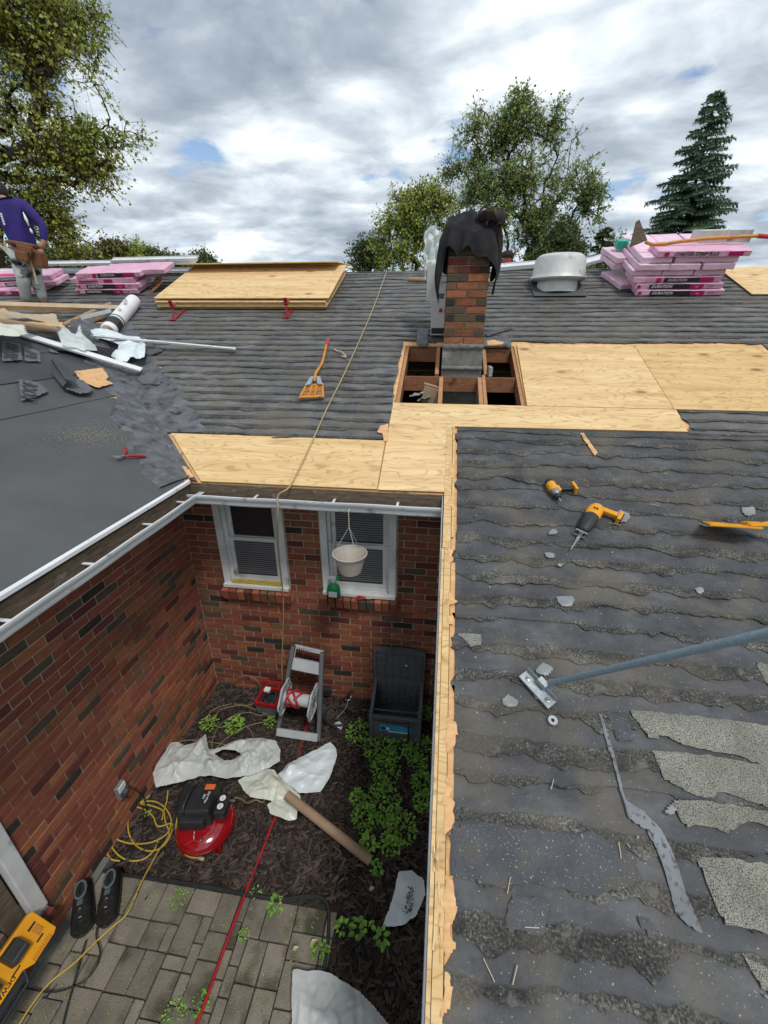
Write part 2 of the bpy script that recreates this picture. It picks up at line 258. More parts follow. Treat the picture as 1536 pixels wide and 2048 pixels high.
# ------------------------------------------------------------------ mesh building
INV = {}
class MB:
    def __init__(s): s.v = []; s.f = []; s.m = []; s.uv = None
    def add(s, vs, fs, mi=0, M=None):
        b = len(s.v)
        s.v += [tuple(M @ Vector(v)) if M is not None else tuple(v) for v in vs]
        s.f += [tuple(b+i for i in f) for f in fs]; s.m += [mi]*len(fs); return s
    def box(s, c, d, mi=0, M=None, taper=1):
        x, y, z = c; a, b, h = d[0]/2, d[1]/2, d[2]/2; t = taper
        vs = [(x-a, y-b, z-h), (x+a, y-b, z-h), (x+a, y+b, z-h), (x-a, y+b, z-h), (x-a*t, y-b*t, z+h), (x+a*t, y-b*t, z+h), (x+a*t, y+b*t, z+h), (x-a*t, y+b*t, z+h)]
        return s.add(vs, [(3, 2, 1, 0), (4, 5, 6, 7), (0, 1, 5, 4), (1, 2, 6, 5), (2, 3, 7, 6), (3, 0, 4, 7)], mi, M)
    def prism(s, poly, t, mi=0, side=None):
        n = len(poly); poly = [Vector(p) for p in poly]; t = Vector(t)
        vs = [p for p in poly]+[p+t for p in poly]
        s.add(vs, [tuple(range(n, 2*n))], mi); b = len(s.v)-2*n
        s.f.append(tuple(b+i for i in reversed(range(n)))); s.m.append(mi)
        for i in range(n):
            j = (i+1) % n; s.f.append((b+i, b+j, b+n+j, b+n+i)); s.m.append(mi if side is None else side)
        return s
    def tube(s, pts, r, seg=8, mi=0, caps=True, closed=False, M=None):
        pts = [Vector(p) for p in pts]; n = len(pts); rs = r if isinstance(r, (list, tuple)) else [r]*n
        vs = []; up = Vector((0, 0, 1)); prev = None
        for i, p in enumerate(pts):
            if closed: d = pts[(i+1) % n]-pts[i-1]
            else: d = pts[min(i+1, n-1)]-pts[max(i-1, 0)]
            if d.length < 1e-9: d = Vector((0, 0, 1))
            d.normalize()
            if prev is None: a = d.cross(up if abs(d.z) < .9 else Vector((1, 0, 0))).normalized()
            else:
                a = prev-prev.dot(d)*d
                a = a.normalized() if a.length > 1e-6 else d.cross(up).normalized()
            prev = a; b = d.cross(a)
            for k in range(seg):
                t = 2*math.pi*k/seg; vs.append(p+(a*math.cos(t)+b*math.sin(t))*rs[i])
        fs = []
        for i in range(n if closed else n-1):
            j = (i+1) % n
            for k in range(seg):
                l = (k+1) % seg; fs.append((i*seg+k, i*seg+l, j*seg+l, j*seg+k))
        if caps and not closed: fs += [tuple(reversed(range(seg))), tuple((n-1)*seg+k for k in range(seg))]
        return s.add(vs, fs, mi, M)
    def lathe(s, prof, seg=24, mi=0, M=None, caps=True):
        vs = []; fs = []; n = len(prof)
        for (r, z) in prof:
            for k in range(seg):
                t = 2*math.pi*k/seg; vs.append((r*math.cos(t), r*math.sin(t), z))
        for i in range(n-1):
            for k in range(seg):
                l = (k+1) % seg; fs.append((i*seg+k, i*seg+l, (i+1)*seg+l, (i+1)*seg+k))
        if caps: fs += [tuple(reversed(range(seg))), tuple((n-1)*seg+k for k in range(seg))]
        return s.add(vs, fs, mi, M)
    def grid(s, nx, ny, fn, mi=0, M=None):
        vs = [fn(i/nx, j/ny) for j in range(ny+1) for i in range(nx+1)]
        return s.add(vs, [(j*(nx+1)+i, j*(nx+1)+i+1, (j+1)*(nx+1)+i+1, (j+1)*(nx+1)+i) for j in range(ny) for i in range(nx)], mi, M)
    def mesh(s, name, mats, bevel=0, smooth=False, X=None):
        me = bpy.data.meshes.new(name); vv = s.v
        if X is not None: vv = [X @ Vector(v) for v in vv]
        me.from_pydata(vv, [], s.f)
        mats = mats if isinstance(mats, (list, tuple)) else [mats]
        for m in mats: me.materials.append(MT[m] if isinstance(m, str) else m)
        if len(mats) > 1: me.polygons.foreach_set('material_index', s.m)
        if s.uv:
            ul = me.uv_layers.new(name='UVMap'); li = np.zeros(len(me.loops), dtype=np.int32); me.loops.foreach_get('vertex_index', li)
            ul.data.foreach_set('uv', np.array(s.uv, dtype=np.float32)[li].ravel())
        if bevel:
            bm = bmesh.new(); bm.from_mesh(me)
            bmesh.ops.bevel(bm, geom=[e for e in bm.edges if len(e.link_faces) == 2 and e.calc_face_angle(0) > .5], offset=bevel, segments=1 if bevel < .004 else 2, affect='EDGES', profile=.6)
            bm.to_mesh(me); bm.free()
        if smooth:
            me.polygons.foreach_set('use_smooth', [True]*len(me.polygons))
            if smooth is not True: me.set_sharp_from_angle(angle=math.radians(smooth))
        me.update(); return me
    def build(s, name, mats, parent=None, bevel=0, smooth=False, world=False, loc=None, kind=None, label=None):
        X = None
        if parent is not None and world: X = INV.get(parent.name)
        if parent is None and loc is not None: X = Matrix.Translation(-Vector(loc))
        o = bpy.data.objects.new(name, s.mesh(name, mats, bevel, smooth, X)); COL.objects.link(o)
        if parent is not None:
            o.parent = parent
            if o.parent.name not in INV: INV[parent.name] = parent.matrix_world.inverted()
            INV[o.name] = INV[parent.name]
        elif loc is not None: o.location = loc
        if kind: o['kind'] = kind
        if label: o['label'] = label
        return o
def thing(name, label, cat, loc=(0, 0, 0), M=None, group=None):
    o = bpy.data.objects.new(name, None); COL.objects.link(o); o.empty_display_size = .1
    m = M if M is not None else Matrix.Translation(Vector(loc))
    o.matrix_world = m; INV[o.name] = m.inverted(); tag(o, label, cat, group); return o
def tag(o, label, cat, group=None):
    o['label'] = label; o['category'] = cat
    if group: o['group'] = group
    return o
def inst(me, name, parent=None, M=None):
    o = bpy.data.objects.new(name, me); COL.objects.link(o)
    if parent is not None: o.parent = parent
    if M is not None: o.matrix_local = M
    return o
def copy_thing(o, M, label, parent=None):
    c = o.copy(); COL.objects.link(c)
    if parent is None: c.matrix_world = M; c['label'] = label
    else: c.parent = parent
    for ch in [x for x in bpy.data.objects if x.parent == o]: copy_thing(ch, None, None, c)
    return c
def smoothpts(pts, n=6):
    P = [Vector(p) for p in pts]; out = []
    Q = [P[0]*2-P[1]]+P+[P[-1]*2-P[-2]]
    for i in range(1, len(Q)-2):
        for k in range(n):
            t = k/n; a, b, c, d = Q[i-1:i+3]
            out.append(.5*((2*b)+(c-a)*t+(2*a-5*b+4*c-d)*t*t+(-a+3*b-3*c+d)*t**3))
    out.append(P[-1]); return out
def text(name, s, size, mat, parent, M, ext=.0006, shear=0, sx=1, bold=0):
    cu = bpy.data.curves.new('t', 'FONT'); cu.body = s; cu.size = size; cu.extrude = ext; cu.shear = shear; cu.align_x = 'CENTER'; cu.align_y = 'CENTER'; cu.offset = bold; cu.resolution_u = 2
    o = bpy.data.objects.new('t', cu); COL.objects.link(o)
    dg = bpy.context.evaluated_depsgraph_get(); me = bpy.data.meshes.new_from_object(o.evaluated_get(dg)); bpy.data.objects.remove(o)
    me.materials.clear(); me.materials.append(MT[mat]); me.transform(Matrix.Diagonal((sx, 1, 1, 1)))
    q = inst(me, name, parent, M); return q
def inpoly(x, y, P):
    c = False; n = len(P); j = n-1
    for i in range(n):
        if (P[i][1] > y) != (P[j][1] > y) and x < (P[j][0]-P[i][0])*(y-P[i][1])/(P[j][1]-P[i][1])+P[i][0]: c = not c
        j = i
    return c
def nearedge(x, y, P):
    best = 1e9; q = (x, y)
    for i in range(len(P)):
        ax, ay = P[i-1]; bx, by = P[i]; dx, dy = bx-ax, by-ay; L = dx*dx+dy*dy or 1e-9
        t = max(0, min(1, ((x-ax)*dx+(y-ay)*dy)/L)); px, py = ax+t*dx, ay+t*dy; d = (px-x)**2+(py-y)**2
        if d < best: best = d; q = (px, py)
    return q, math.sqrt(best)
def sheet(P, res, zf, M=None, mb=None, mi=0, holes=()):
    """grid sheet cut to the outline P (2D), height from zf(x, y, distance to edge)"""
    mb = mb or MB(); xs = [p[0] for p in P]; ys = [p[1] for p in P]
    nx = int((max(xs)-min(xs))/res)+2; ny = int((max(ys)-min(ys))/res)+2; x0 = min(xs)-res/2; y0 = min(ys)-res/2
    ok = lambda x, y: inpoly(x, y, P) and not any(inpoly(x, y, h) for h in holes)
    ins = {(i, j): ok(x0+i*res, y0+j*res) for i in range(nx+1) for j in range(ny+1)}
    idx = {}; vs = []; fs = []
    def vid(i, j):
        if (i, j) not in idx:
            x, y = x0+i*res, y0+j*res; d = 0
            if ins[i, j]:
                d = min(nearedge(x, y, Q)[1] for Q in (P, *holes))
            else:
                (x, y), _ = min((nearedge(x, y, Q) for Q in (P, *holes)), key=lambda a: a[1])
            idx[i, j] = len(vs); vs.append((x, y, zf(x, y, d)))
        return idx[i, j]
    for i in range(nx):
        for j in range(ny):
            if sum(ins[a] for a in ((i, j), (i+1, j), (i+1, j+1), (i, j+1))) >= 2: fs.append((vid(i, j), vid(i+1, j), vid(i+1, j+1), vid(i, j+1)))
    mb.add(vs, fs, mi, M); return mb
def ridg(x, y, z, s): return 1-abs(noise.noise(Vector((x*s, y*s, z))))*2
def skin_body(name, J, E, mat, parent, sub=2, root=None, world=True):
    """continuous tapered body grown round a skeleton"""
    keys = list(J); me = bpy.data.meshes.new(name); X = INV[parent.name] if world else Matrix.Identity(4)
    me.from_pydata([X @ Vector(J[k][0]) for k in keys], [(keys.index(a), keys.index(b)) for a, b in E], [])
    o = bpy.data.objects.new(name, me); COL.objects.link(o)
    sk = o.modifiers.new('s', 'SKIN'); sk.use_smooth_shade = True
    for i, k in enumerate(keys):
        r = J[k][1]; r = r if isinstance(r, tuple) else (r, r)
        me.skin_vertices[0].data[i].radius = r; me.skin_vertices[0].data[i].use_root = (k == (root or keys[0]))
    su = o.modifiers.new('u', 'SUBSURF'); su.levels = sub; su.render_levels = sub
    dg = bpy.context.evaluated_depsgraph_get(); dg.update(); m2 = bpy.data.meshes.new_from_object(o.evaluated_get(dg)); bpy.data.objects.remove(o)
    m2.materials.clear(); m2.materials.append(MT[mat]); m2.polygons.foreach_set('use_smooth', [True]*len(m2.polygons))
    q = inst(m2, name, parent); INV[q.name] = INV[parent.name]; return q
# ------------------------------------------------------------------ ground
def structure(mb, name, mats, **k): return mb.build(name, mats, kind='structure', **k)
g = MB(); g.grid(8, 8, lambda a, b: ((a-.5)*1600, (b-.5)*1600, -.16)); structure(g, 'ground', 'lawn')
XE = 2.62
g = MB(); g.grid(60, 66, lambda a, b: (a*2.7, .02-b*2.9, -.012+.02*fb(a*9, b*9, 1)*min(1, a*8)*min(1, (1-a)*8))); mulch = structure(g, 'mulch_bed', 'soil', smooth=True)
# patio of mixed pavers
edge_px = [(196, 1741), (250, 1752), (330, 1762), (420, 1776), (500, 1792), (560, 1800), (610, 1795), (640, 1797), (656, 1815), (657, 1870), (650, 1930), (644, 2000), (640, 2100)]
edge_pts = smoothpts([GR(u, v, .02) for u, v in edge_px], 4)
patio = MB().prism([(-.02, -1.76, .0), (.6, -1.74, .0), (1.2, -1.72, .0), (1.72, -1.74, 0), (1.80, -1.85, 0), (1.80, -5.5, 0), (-.02, -5.5, 0)], (0, 0, -.1)).build('patio', 'paversand', kind='structure')
INV['patio'] = Matrix.Identity(4)
pv_mesh = {}
def paver_mesh(wd, dp):
    k = (round(wd, 3), round(dp, 3))
    if k not in pv_mesh: pv_mesh[k] = MB().box((0, 0, -.02), (wd-.007, dp-.007, .05)).mesh('paver', 'paver', bevel=.006)
    return pv_mesh[k]
rr = random.Random(3); EX = lambda yy: 1.79 if yy < -1.86 else 1.74
U_ = .068; nxc, nyc = 26, 20; occ = set()
for jy in range(nyc):
    for ix in range(nxc):
        if (ix, jy) in occ: continue
        ok_ = []
        for (a, b_) in [(2, 2), (2, 2), (3, 2), (2, 3), (2, 3), (3, 3), (2, 1), (1, 2), (1, 1)]:
            if ix+a <= nxc and jy+b_ <= nyc and all((ix+p, jy+q) not in occ for p in range(a) for q in range(b_)): ok_ += [(a, b_)]*(a*b_ if a*b_ > 1 else 0) or ([(a, b_)] if a*b_ == 1 else [])
        big_ = [q for q in ok_ if q[0]*q[1] > 1] or ok_
        a, b_ = rr.choice(big_)
        for p in range(a):
            for q in range(b_): occ.add((ix+p, jy+q))
        x0_, y0_ = .01+ix*U_, -1.775-jy*U_; x1_, y1_ = x0_+a*U_, y0_-b_*U_
        o = inst(paver_mesh(a*U_, b_*U_), 'paver', patio, Matrix.Translation(((x0_+x1_)/2, (y0_+y1_)/2, .016+rr.uniform(-.005, .005))) @ Matrix.Rotation(rr.uniform(-.015, .015), 4, 'Z') @ Matrix.Rotation(rr.uniform(-.015, .015), 4, 'X'))
eb = MB(); vs = []; n = len(edge_pts)
eb.tube([p+Vector((0, 0, .012)) for p in edge_pts], .011, 6); eb.tube([p+Vector((0, 0, -.012)) for p in edge_pts], .006, 4)
for i in range(n-1):
    a, b_ = edge_pts[i], edge_pts[i+1]; eb.add([(a.x, a.y, -.03), (b_.x, b_.y, -.03), (b_.x, b_.y, .03), (a.x, a.y, .03)], [(0, 1, 2, 3)])
tag(eb.build('landscape_edging', 'black', loc=edge_pts[0]), 'black plastic landscape edging curving round the paver patio', 'edging')
# mulch chips
def in_patio(x, y): return x < 1.80 and y < -1.72-.03*math.sin(x*2)
vs = []; fs = []
for i in range(15000):
    x, y = rr.uniform(.01, XE), rr.uniform(-2.75, -.01)
    if in_patio(x, y) and rr.random() > .012: continue
    L = rr.uniform(.012, .038) * (1.25 if y < -1.2 else 1); wd = L*rr.uniform(.16, .34); a = rr.uniform(0, 6.28); tl = rr.uniform(-.35, .35)
    ca, sa = math.cos(a), math.sin(a); z = rr.uniform(-.004, .018)+.012*fb(x*9/2.7*2.7, y*4, 1, 1); b_ = len(vs)
    for (p, q, r_) in ((-L, -wd, 0), (L*.8, -wd, 0), (L, wd*.6, 0), (-L*.7, wd, 0), (-L*.8, -wd*.4, wd*.8), (L*.8, wd*.2, wd*.9)):
        zz_ = z+r_+p*tl*.5; vs.append((x+p*ca-q*sa, y+p*sa+q*ca, zz_))
    fs += [(b_, b_+1, b_+5, b_+4), (b_+1, b_+2, b_+5), (b_+2, b_+3, b_+4, b_+5), (b_+3, b_, b_+4)]
g = MB(); g.add(vs, fs); o = g.build('mulch_chips', 'chip', kind='stuff'); tag(o, 'dark shredded bark mulch covering the courtyard bed', 'mulch')
# ------------------------------------------------------------------ the house
house = thing('brick_house', 'red brick house with stripped shingle roofs, white gutters and bare plywood patches', 'house')
C_, BK = .0677, .203
W1 = (.305, .951); W2 = (1.284, 1.963); WZ = (1.33, 2.30)
mw = MB()
for (x0, x1, z0, z1) in [(-.2, XE+.1, -.14, WZ[0]-.001), (-.2, W1[0], WZ[0], 2.46), (W1[1], W2[0], WZ[0], 2.46), (W2[1], XE+.1, WZ[0], 2.46), (W1[0], W1[1], WZ[1], 2.46), (W2[0], W2[1], WZ[1], 2.46)]:
    mw.box(((x0+x1)/2, .108, (z0+z1)/2), (x1-x0, .2, z1-z0))
back_wall = mw.build('back_wall', 'mortar', house)
DY = -2.09
mw = MB()
for (y0, y1, z0, z1) in [(DY, .005, -.14, 2.46), (-6, DY, -.14, .26), (-6, DY, 2.15, 2.46), (-6, -3.6, .26, 2.15)]:
    mw.box((-.108, (y0+y1)/2, (z0+z1)/2), (.2, y1-y0, z1-z0))
left_wall = mw.build('left_wall', 'mortar', house)
right_wall = MB().prism([(XE, -.001, -.14), (XE, -5.0, -.14), (XE, -5.0, .5), (XE, -.001, 2.45)], (.2, 0, 0)).build('right_wall', 'mortar', house)
unit = {}
def brick_vs():
    a, h, d, c = .0965, .0292, .03, .0025
    f = [(-a+c, 0, -h+c), (a-c, 0, -h+c), (a-c, 0, h-c), (-a+c, 0, h-c)]; m_ = [(-a, c, -h), (a, c, -h), (a, c, h), (-a, c, h)]; k = [(-a, d, -h), (a, d, -h), (a, d, h), (-a, d, h)]
    F = [(0, 1, 2, 3)]
    for i in range(4):
        j = (i+1) % 4; F.append((i, j, 4+j, 4+i)[::-1]); F.append((4+i, 4+j, 8+j, 8+i)[::-1])
    return f+m_+k, F
BV, BF = brick_vs()
for i in range(7): unit[i] = MB().add(BV, BF).mesh('brick', 'brick_x' if False else BR[i])
bricks = []
rb = random.Random(11)
def pick():
    return rb.choices(range(7), BRW)[0]
def wallbricks(length, n_rows, M, holes, parent, offs, start=0.0):
    for n in range(-1, n_rows):
        z = n*C_; x = offs(n)-BK
        while x < length:
            a, b_ = max(x+.005, start), min(x+BK-.005, length-.002)
            segs = [(a, b_)]
            for (h0, h1, hz0, hz1) in holes:
                if hz0 < z+.02 and z-.02 < hz1:
                    ns = []
                    for (p, q) in segs:
                        if q <= h0 or p >= h1: ns.append((p, q))
                        else:
                            if p < h0-.015: ns.append((p, h0-.004))
                            if q > h1+.015: ns.append((h1+.004, q))
                    segs = ns
            for (p, q) in segs:
                if q-p < .02: continue
                mm = M @ Matrix.Translation(((p+q)/2, rb.uniform(-.0015, .0015), z)) @ Matrix.Diagonal(((q-p)/.193, 1, 1, 1))
                c = mm.translation; d = (c-CAM).length; r_ = MR @ (c-CAM)
                vis = r_.z > 0 and abs(r_.x/r_.z) < 1 and abs(r_.y/r_.z) < 1.3 and c.x < 2.36
                bricks.append([(q-p)/d/d if vis else 0, mm, pick(), parent])
            x += BK
wallbricks(XE, 37, Matrix.Identity(4), [(W1[0]-.01, W1[1]+.01, 1.20, 2.36), (W2[0]-.01, W2[1]+.01, 1.20, 2.36)], back_wall, lambda n: .105 if n % 2 else 0)
ML = Matrix.Rotation(math.pi/2, 4, 'Z')      # front faces +X; local x runs along +Y
ML = Matrix.Translation((0, -2.9, 0)) @ ML
wallbricks(2.9-.0, 37, ML, [(-1, 2.9+DY, .30, 2.20)], left_wall, lambda n: (.08 if n % 2 else .08-BK/2), 0)
bricks.sort(key=lambda b: -b[0])
nb = 262
rest = {}
for k, (a, mm, c, par) in enumerate(bricks):
    if k < nb: inst(unit[c], 'brick', par, mm)
    else: rest.setdefault(par.name, [MB(), par])[0].add(BV, BF, c, mm)
for nme, (mb, par) in rest.items(): mb.build('bricks', BR, par, kind='stuff')
# left wall foundation ledge
MB().box((.025, -3.9, -.03), (.05, 4.4, .16)).build('foundation_ledge', 'concrete', house, bevel=.004)
# windows
def window(x0, x1, lab):
    z0, z1 = WZ; f = MB()
    # brick mould casing set at the wall face, then the stepped jamb
    cw = .062
    for (a, b_, c, d) in [(x0, x0+cw, z0, z1), (x1-cw, x1, z0, z1), (x0+cw, x1-cw, z1-cw, z1)]: f.box(((a+b_)/2, .012, (c+d)/2), (b_-a, .05, d-c))
    f.box(((x0+x1)/2, .0, z0+.018), (x1-x0+.002, .085, .034))
    i0, i1 = x0+cw, x1-cw
    for (a, b_) in [(i0-.004, i0+.026), (i1-.026, i1+.004)]: f.box(((a+b_)/2, .055, (z0+z1)/2), (b_-a, .045, z1-z0-.02))
    f.box(((i0+i1)/2, .058, z0+.05), (i1-i0, .05, .035))
    win = f.build('window', 'white', house, bevel=.004, label=lab)
    zm = z0+.49
    for (za, zb, yy, nm) in [(z0+.068, zm+.02, .052, 'lower_sash'), (zm-.012, z1-.05, .078, 'upper_sash')]:
        s = MB(); a, b_ = i0+.027, i1-.027; t = .036
        for bx in [((a+t/2), t, (za+zb)/2, zb-za), (b_-t/2, t, (za+zb)/2, zb-za)]: s.box((bx[0], yy, bx[2]), (bx[1], .024, bx[3]))
        s.box(((a+b_)/2, yy, za+t/2), (b_-a-2*t, .024, t)); s.box(((a+b_)/2, yy, zb-t/2), (b_-a-2*t, .024, t))
        s.build('sash', 'white', win, bevel=.003)
        MB().box(((a+b_)/2, yy+.004, (za+zb)/2), (b_-a-2*t+.004, .004, zb-za-2*t+.004)).build('pane', 'glass', win)
        bl = MB(); zz_ = za+t+.02
        while zz_ < zb-t:
            bl.add([(a+t, yy-.0025, zz_), (b_-t, yy-.0025, zz_), (b_-t, yy+.0012, zz_+.013), (a+t, yy+.0012, zz_+.013)], [(0, 1, 2, 3)]); zz_ += .0225
        if nm == 'lower_sash' or x0 > 1: bl.build('blind', 'blind', win)
    # rowlock sill bricks
    n = 10 if x0 > 1 else 9; wd = (x1-x0+.05)/n
    for i in range(n):
        c = pick(); M = Matrix.Translation((x0-.025+wd*(i+.5), -.012, z0-.062)) @ Matrix.Rotation(.2, 4, 'X')
        b = MB().box((0, .008, 0), (wd-.011, .125, .108), M=M).build('sill_brick', [BR[c]], win, bevel=.003)
    MB().box(((x0+x1)/2, .03, z0-.075), (x1-x0+.04, .11, .09), M=None).build('sill_mortar', 'mortar', win)
    return win
wa = window(*W1, 'left window with closed blinds and yellowed sill strip'); wb = window(*W2, 'right window behind the hanging pot')
MB().box((.63, .01, WZ[0]+.045), (.50, .05, .018)).build('foam_strip', 'ycord', wa, bevel=.004)
# patio door in the left wall
dr = MB()
for (y0, y1, z0, z1) in [(DY-.085, DY-.002, .33, 2.15), (-3.6, -3.5, .33, 2.15), (-3.5, DY-.085, 2.06, 2.15)]: dr.box((-.012, (y0+y1)/2, (z0+z1)/2), (.06, y1-y0, z1-z0))
door = dr.build('patio_door', 'white', house, bevel=.006)
dd = MB(); dd.box((-.05, DY-.15, 1.24), (.05, .10, 1.80)); dd.box((-.05, (DY-3.5)/2-.1, .40), (.05, 1.2, .11)); dd.build('door_rail', 'fascia', door, bevel=.004)
MB().box((-.055, -2.9, 1.25), (.01, 1.22, 1.62)).build('pane', 'glass', door)
MB().box((-.03, -2.85, .29), (.10, 1.5, .06)).build('threshold', 'metal', door, bevel=.004)
sb_ = MB().box((.0, DY-.06, .285), (.13, .095, .065)).build('sill_brick', [BR[6]], door, bevel=.004)
# outlet box
oc = LW(243, 1580, .02); ob = MB().box((oc.x-.004, oc.y, oc.z), (.032, .085, .125)).build('outlet_box', 'metal', house, bevel=.006)
MB().box((oc.x+.014, oc.y, oc.z+.035), (.01, .07, .055)).build('outlet_cover', 'white', ob, bevel=.003)
# ---- roof deck (old sheathing) with the opening round the chimney
OX0, OX1, OY0, OY1 = 1.86, 3.03, .67, 1.77
YR = 4.03
deck = MB()
def rect(mb, x0, x1, y0, y1, t, off, mi=0, side=None): mb.prism([RP(x0, y0, off), RP(x1, y0, off), RP(x1, y1, off), RP(x0, y1, off)], -NR*t, mi, side)
for (x0, x1, y0, y1) in [(-9, OX0, 2.1, YR), (OX0, OX1, OY1, YR), (OX1, 9, OY0, YR), (OX0, 9, .0, OY0), (2.41, 9, -.405, .0), (2.41, 9, -5.2, -.405)]: rect(deck, x0, x1, y0, y1, .018, -.002)
deck.prism([RP(-2.1, 2.1, -.002), RP(-.02, .02, -.002), RP(OX0, .02, -.002), RP(OX0, 2.1, -.002)], -NR*.018)
deck.prism([RP(.40, -.40, -.002), RP(2.41, -.40, -.002), RP(2.41, .02, -.002), RP(-.02, .02, -.002)], -NR*.018)
NB = Vector((0, S, 1)).normalized(); zr = Z0+S*YR
deck.prism([(-9, YR, zr), (9, YR, zr), (9, YR+4.5, zr-S*4.5), (-9, YR+4.5, zr-S*4.5)], -NB*.018)
roof = deck.build('main_roof', 'tornwood', house)
roofL = MB(); XR = -2.1; zrl = ZL-S*XR
roofL.prism([LP(.43, -6, 0), LP(.43, -.43, 0), LP(XR, 2.1, 0), LP(XR, -6, 0)], -NL*.018)
NL2 = Vector((-S, 0, 1)).normalized()
roofL.prism([(XR, -6, zrl), (XR, 2.1, zrl), (XR-2.5, -.4, zrl-S*2.5), (XR-2.5, -6, zrl-S*2.5)], -NL2*.018)
wing = roofL.build('wing_roof', 'tornwood', house)
# ---- shingle courses torn back to the tar strip
def n1d(x, y, s, o=3): return noise.fractal(Vector((x*s, y*3.17, 5.1)), 1.0, 2.0, o)
def course(y0, E, x0, x1, T=.013, dx=.03, lm=0, rm=0, seed=0, name='shingle_course', parent=None):
    """one course: wedge with a ragged lower edge, from y0 up"""
    mb = MB(); mb.uv = []; n = max(2, int((x1-x0)/dx)); vs = []; fs = []
    rows = [0, 0, .10, .45, .85, 1.0, 1.5, 1.5]; lift0 = seed*1.7
    rag = .5*E
    for i in range(n+1):
        xb = x0+(x1-x0)*i/n
        a = n1d(xb, y0+seed, 1.3); b = n1d(xb, y0+9+seed, 6, 4); c = n1d(xb, y0+4+seed, 22, 2)
        nearf = seed >= 50 and y0 < .3; r = E*(.12+.34*max(0, min(1, .5+1.1*a))+.26*b+.12*c) if nearf else E*(.14+.30*max(0, min(1, .5+1.0*a))+.15*b+.08*c)
        big = max(0, n1d(xb, y0+31+seed, .8)-.28)*E*.8; r += big
        r = max(-.06*E, min(.72*E, r))
        lift = max(0, n1d(xb, y0+17+seed, 3.0))*.012
        for k, v in enumerate(rows):
            vv = r if k < 2 else r+(1.5*E-r)*v/1.5
            if k == 7: vv = 1.78*E
            yy = y0+vv
            x = xb
            if i == 0 and lm: x += lm*(.45+n1d(yy, 3, 5.0, 2)*1.1+.35*n1d(yy, 5, 24.0, 3))
            if i == n and rm: x += rm*n1d(yy*7, 8, 1.0)
            h = T*max(.2, 1-.62*(vv/(1.5*E)))
            if k == 0: h = -.001
            elif k == 1: h = h*.92+lift
            elif k == 2: h += lift*.7
            h += (.0022*noise.noise(Vector((x*9, yy*16, 2)))+.0025*noise.noise(Vector((x*2.3, yy*5, 8)))) if k > 0 else 0
            vs.append(RP(x, yy, h)); mb.uv.append((x, vv/E))
    m = len(rows)
    for i in range(n):
        for k in range(m-1): fs.append((i*m+k, (i+1)*m+k, (i+1)*m+k+1, i*m+k+1))
    mb.add(vs, fs)
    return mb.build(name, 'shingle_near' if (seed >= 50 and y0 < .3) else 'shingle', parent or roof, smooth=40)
def valley_x(y): return -y+.30+.13*n1d(y, 1, 2.2)
y0 = -.012; E = .1215; k = 0
while y0 < YR-.02:
    ym = y0+E*.5; ints = []
    xl = valley_x(ym) if ym < 2.35 else -8.5
    if ym < .14: pass
    elif ym < OY0+.0: ints.append((xl, 1.845))
    elif ym < 1.775: ints.append((xl, 1.83))
    else: ints.append((xl, 7.5))
    if .36 < ym < .67: ints.append((4.26, 7.0))
    if .67 < ym < 1.775: ints.append((5.46, 7.5))
    for (a, b_) in ints:
        ee = min(E, (YR-y0)/1.5)
        course(y0, ee, a, b_, T=.0135, dx=.032, lm=.06 if ym < 2.3 else 0, rm=.02 if ym < 1.775 else 0, seed=k)
    y0 += E; k += 1
# last strips butting the new sheets
course(.335, .05, 4.24, 7.0, seed=77)
# right extension: from the strip of plywood down past the bottom of the picture
y0 = .275; E = .138; k = 50
while y0 > -4.6:
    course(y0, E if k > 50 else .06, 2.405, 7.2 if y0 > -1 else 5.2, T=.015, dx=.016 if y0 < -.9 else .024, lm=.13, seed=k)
    y0 -= E; k += 1
# whole granulated shingle pieces still in place, lower right
TOPN = .0165
def patch(name, px, mat, off, res=.02, bump=.0015, parent=roof, thick=.004, rag=.006, label=None, smooth=40):
    P = [RO(u, v, off) for u, v in px]; o = P[0]; M = roofM(o, 0, 0); Mi = M.inverted(); Q = [(Mi @ p) for p in P]; Q = [(q.x, q.y) for q in Q]
    # densify with a ragged outline
    R_ = []
    for i in range(len(Q)):
        a = Vector(Q[i]); b_ = Vector(Q[(i+1) % len(Q)]); n = max(1, int((b_-a).length/(res*.8)))
        for t in range(n):
            p = a.lerp(b_, t/n); j = rag*noise.noise(Vector((p.x*38, p.y*38, off*99))); R_.append((p.x+j, p.y+j*1.2))
    mb = sheet(R_, res, lambda x, y, d: (bump*noise.noise(Vector((x*25, y*25, 1)))+bump*2*noise.noise(Vector((x*7, y*9, 1)))) - (thick if d == 0 else 0), M=M)
    ob = mb.build(name, mat, parent, world=True, smooth=smooth)
    if label: ob['label'] = label
    return ob
for px in [[(1256, 1418), (1400, 1432), (1700, 1470), (1700, 1590), (1536, 1545), (1490, 1512), (1440, 1505), (1400, 1497), (1370, 1490), (1330, 1468), (1320, 1479), (1300, 1473)],
           [(1305, 1500), (1420, 1510), (1536, 1530), (1720, 1560), (1720, 1680), (1536, 1615), (1490, 1598), (1440, 1582), (1425, 1597), (1390, 1590), (1345, 1565), (1330, 1560)],
           [(1342, 1600), (1420, 1602), (1536, 1620), (1720, 1650), (1720, 1760), (1536, 1650), (1500, 1640), (1460, 1665), (1400, 1650), (1375, 1655), (1350, 1625)],
           [(1392, 1713), (1470, 1718), (1536, 1728), (1740, 1760), (1740, 1960), (1536, 1868), (1480, 1852), (1450, 1850), (1425, 1790)]]:
    patch('granulated_shingle', px, 'granite', .0215, res=.022, rag=.008)
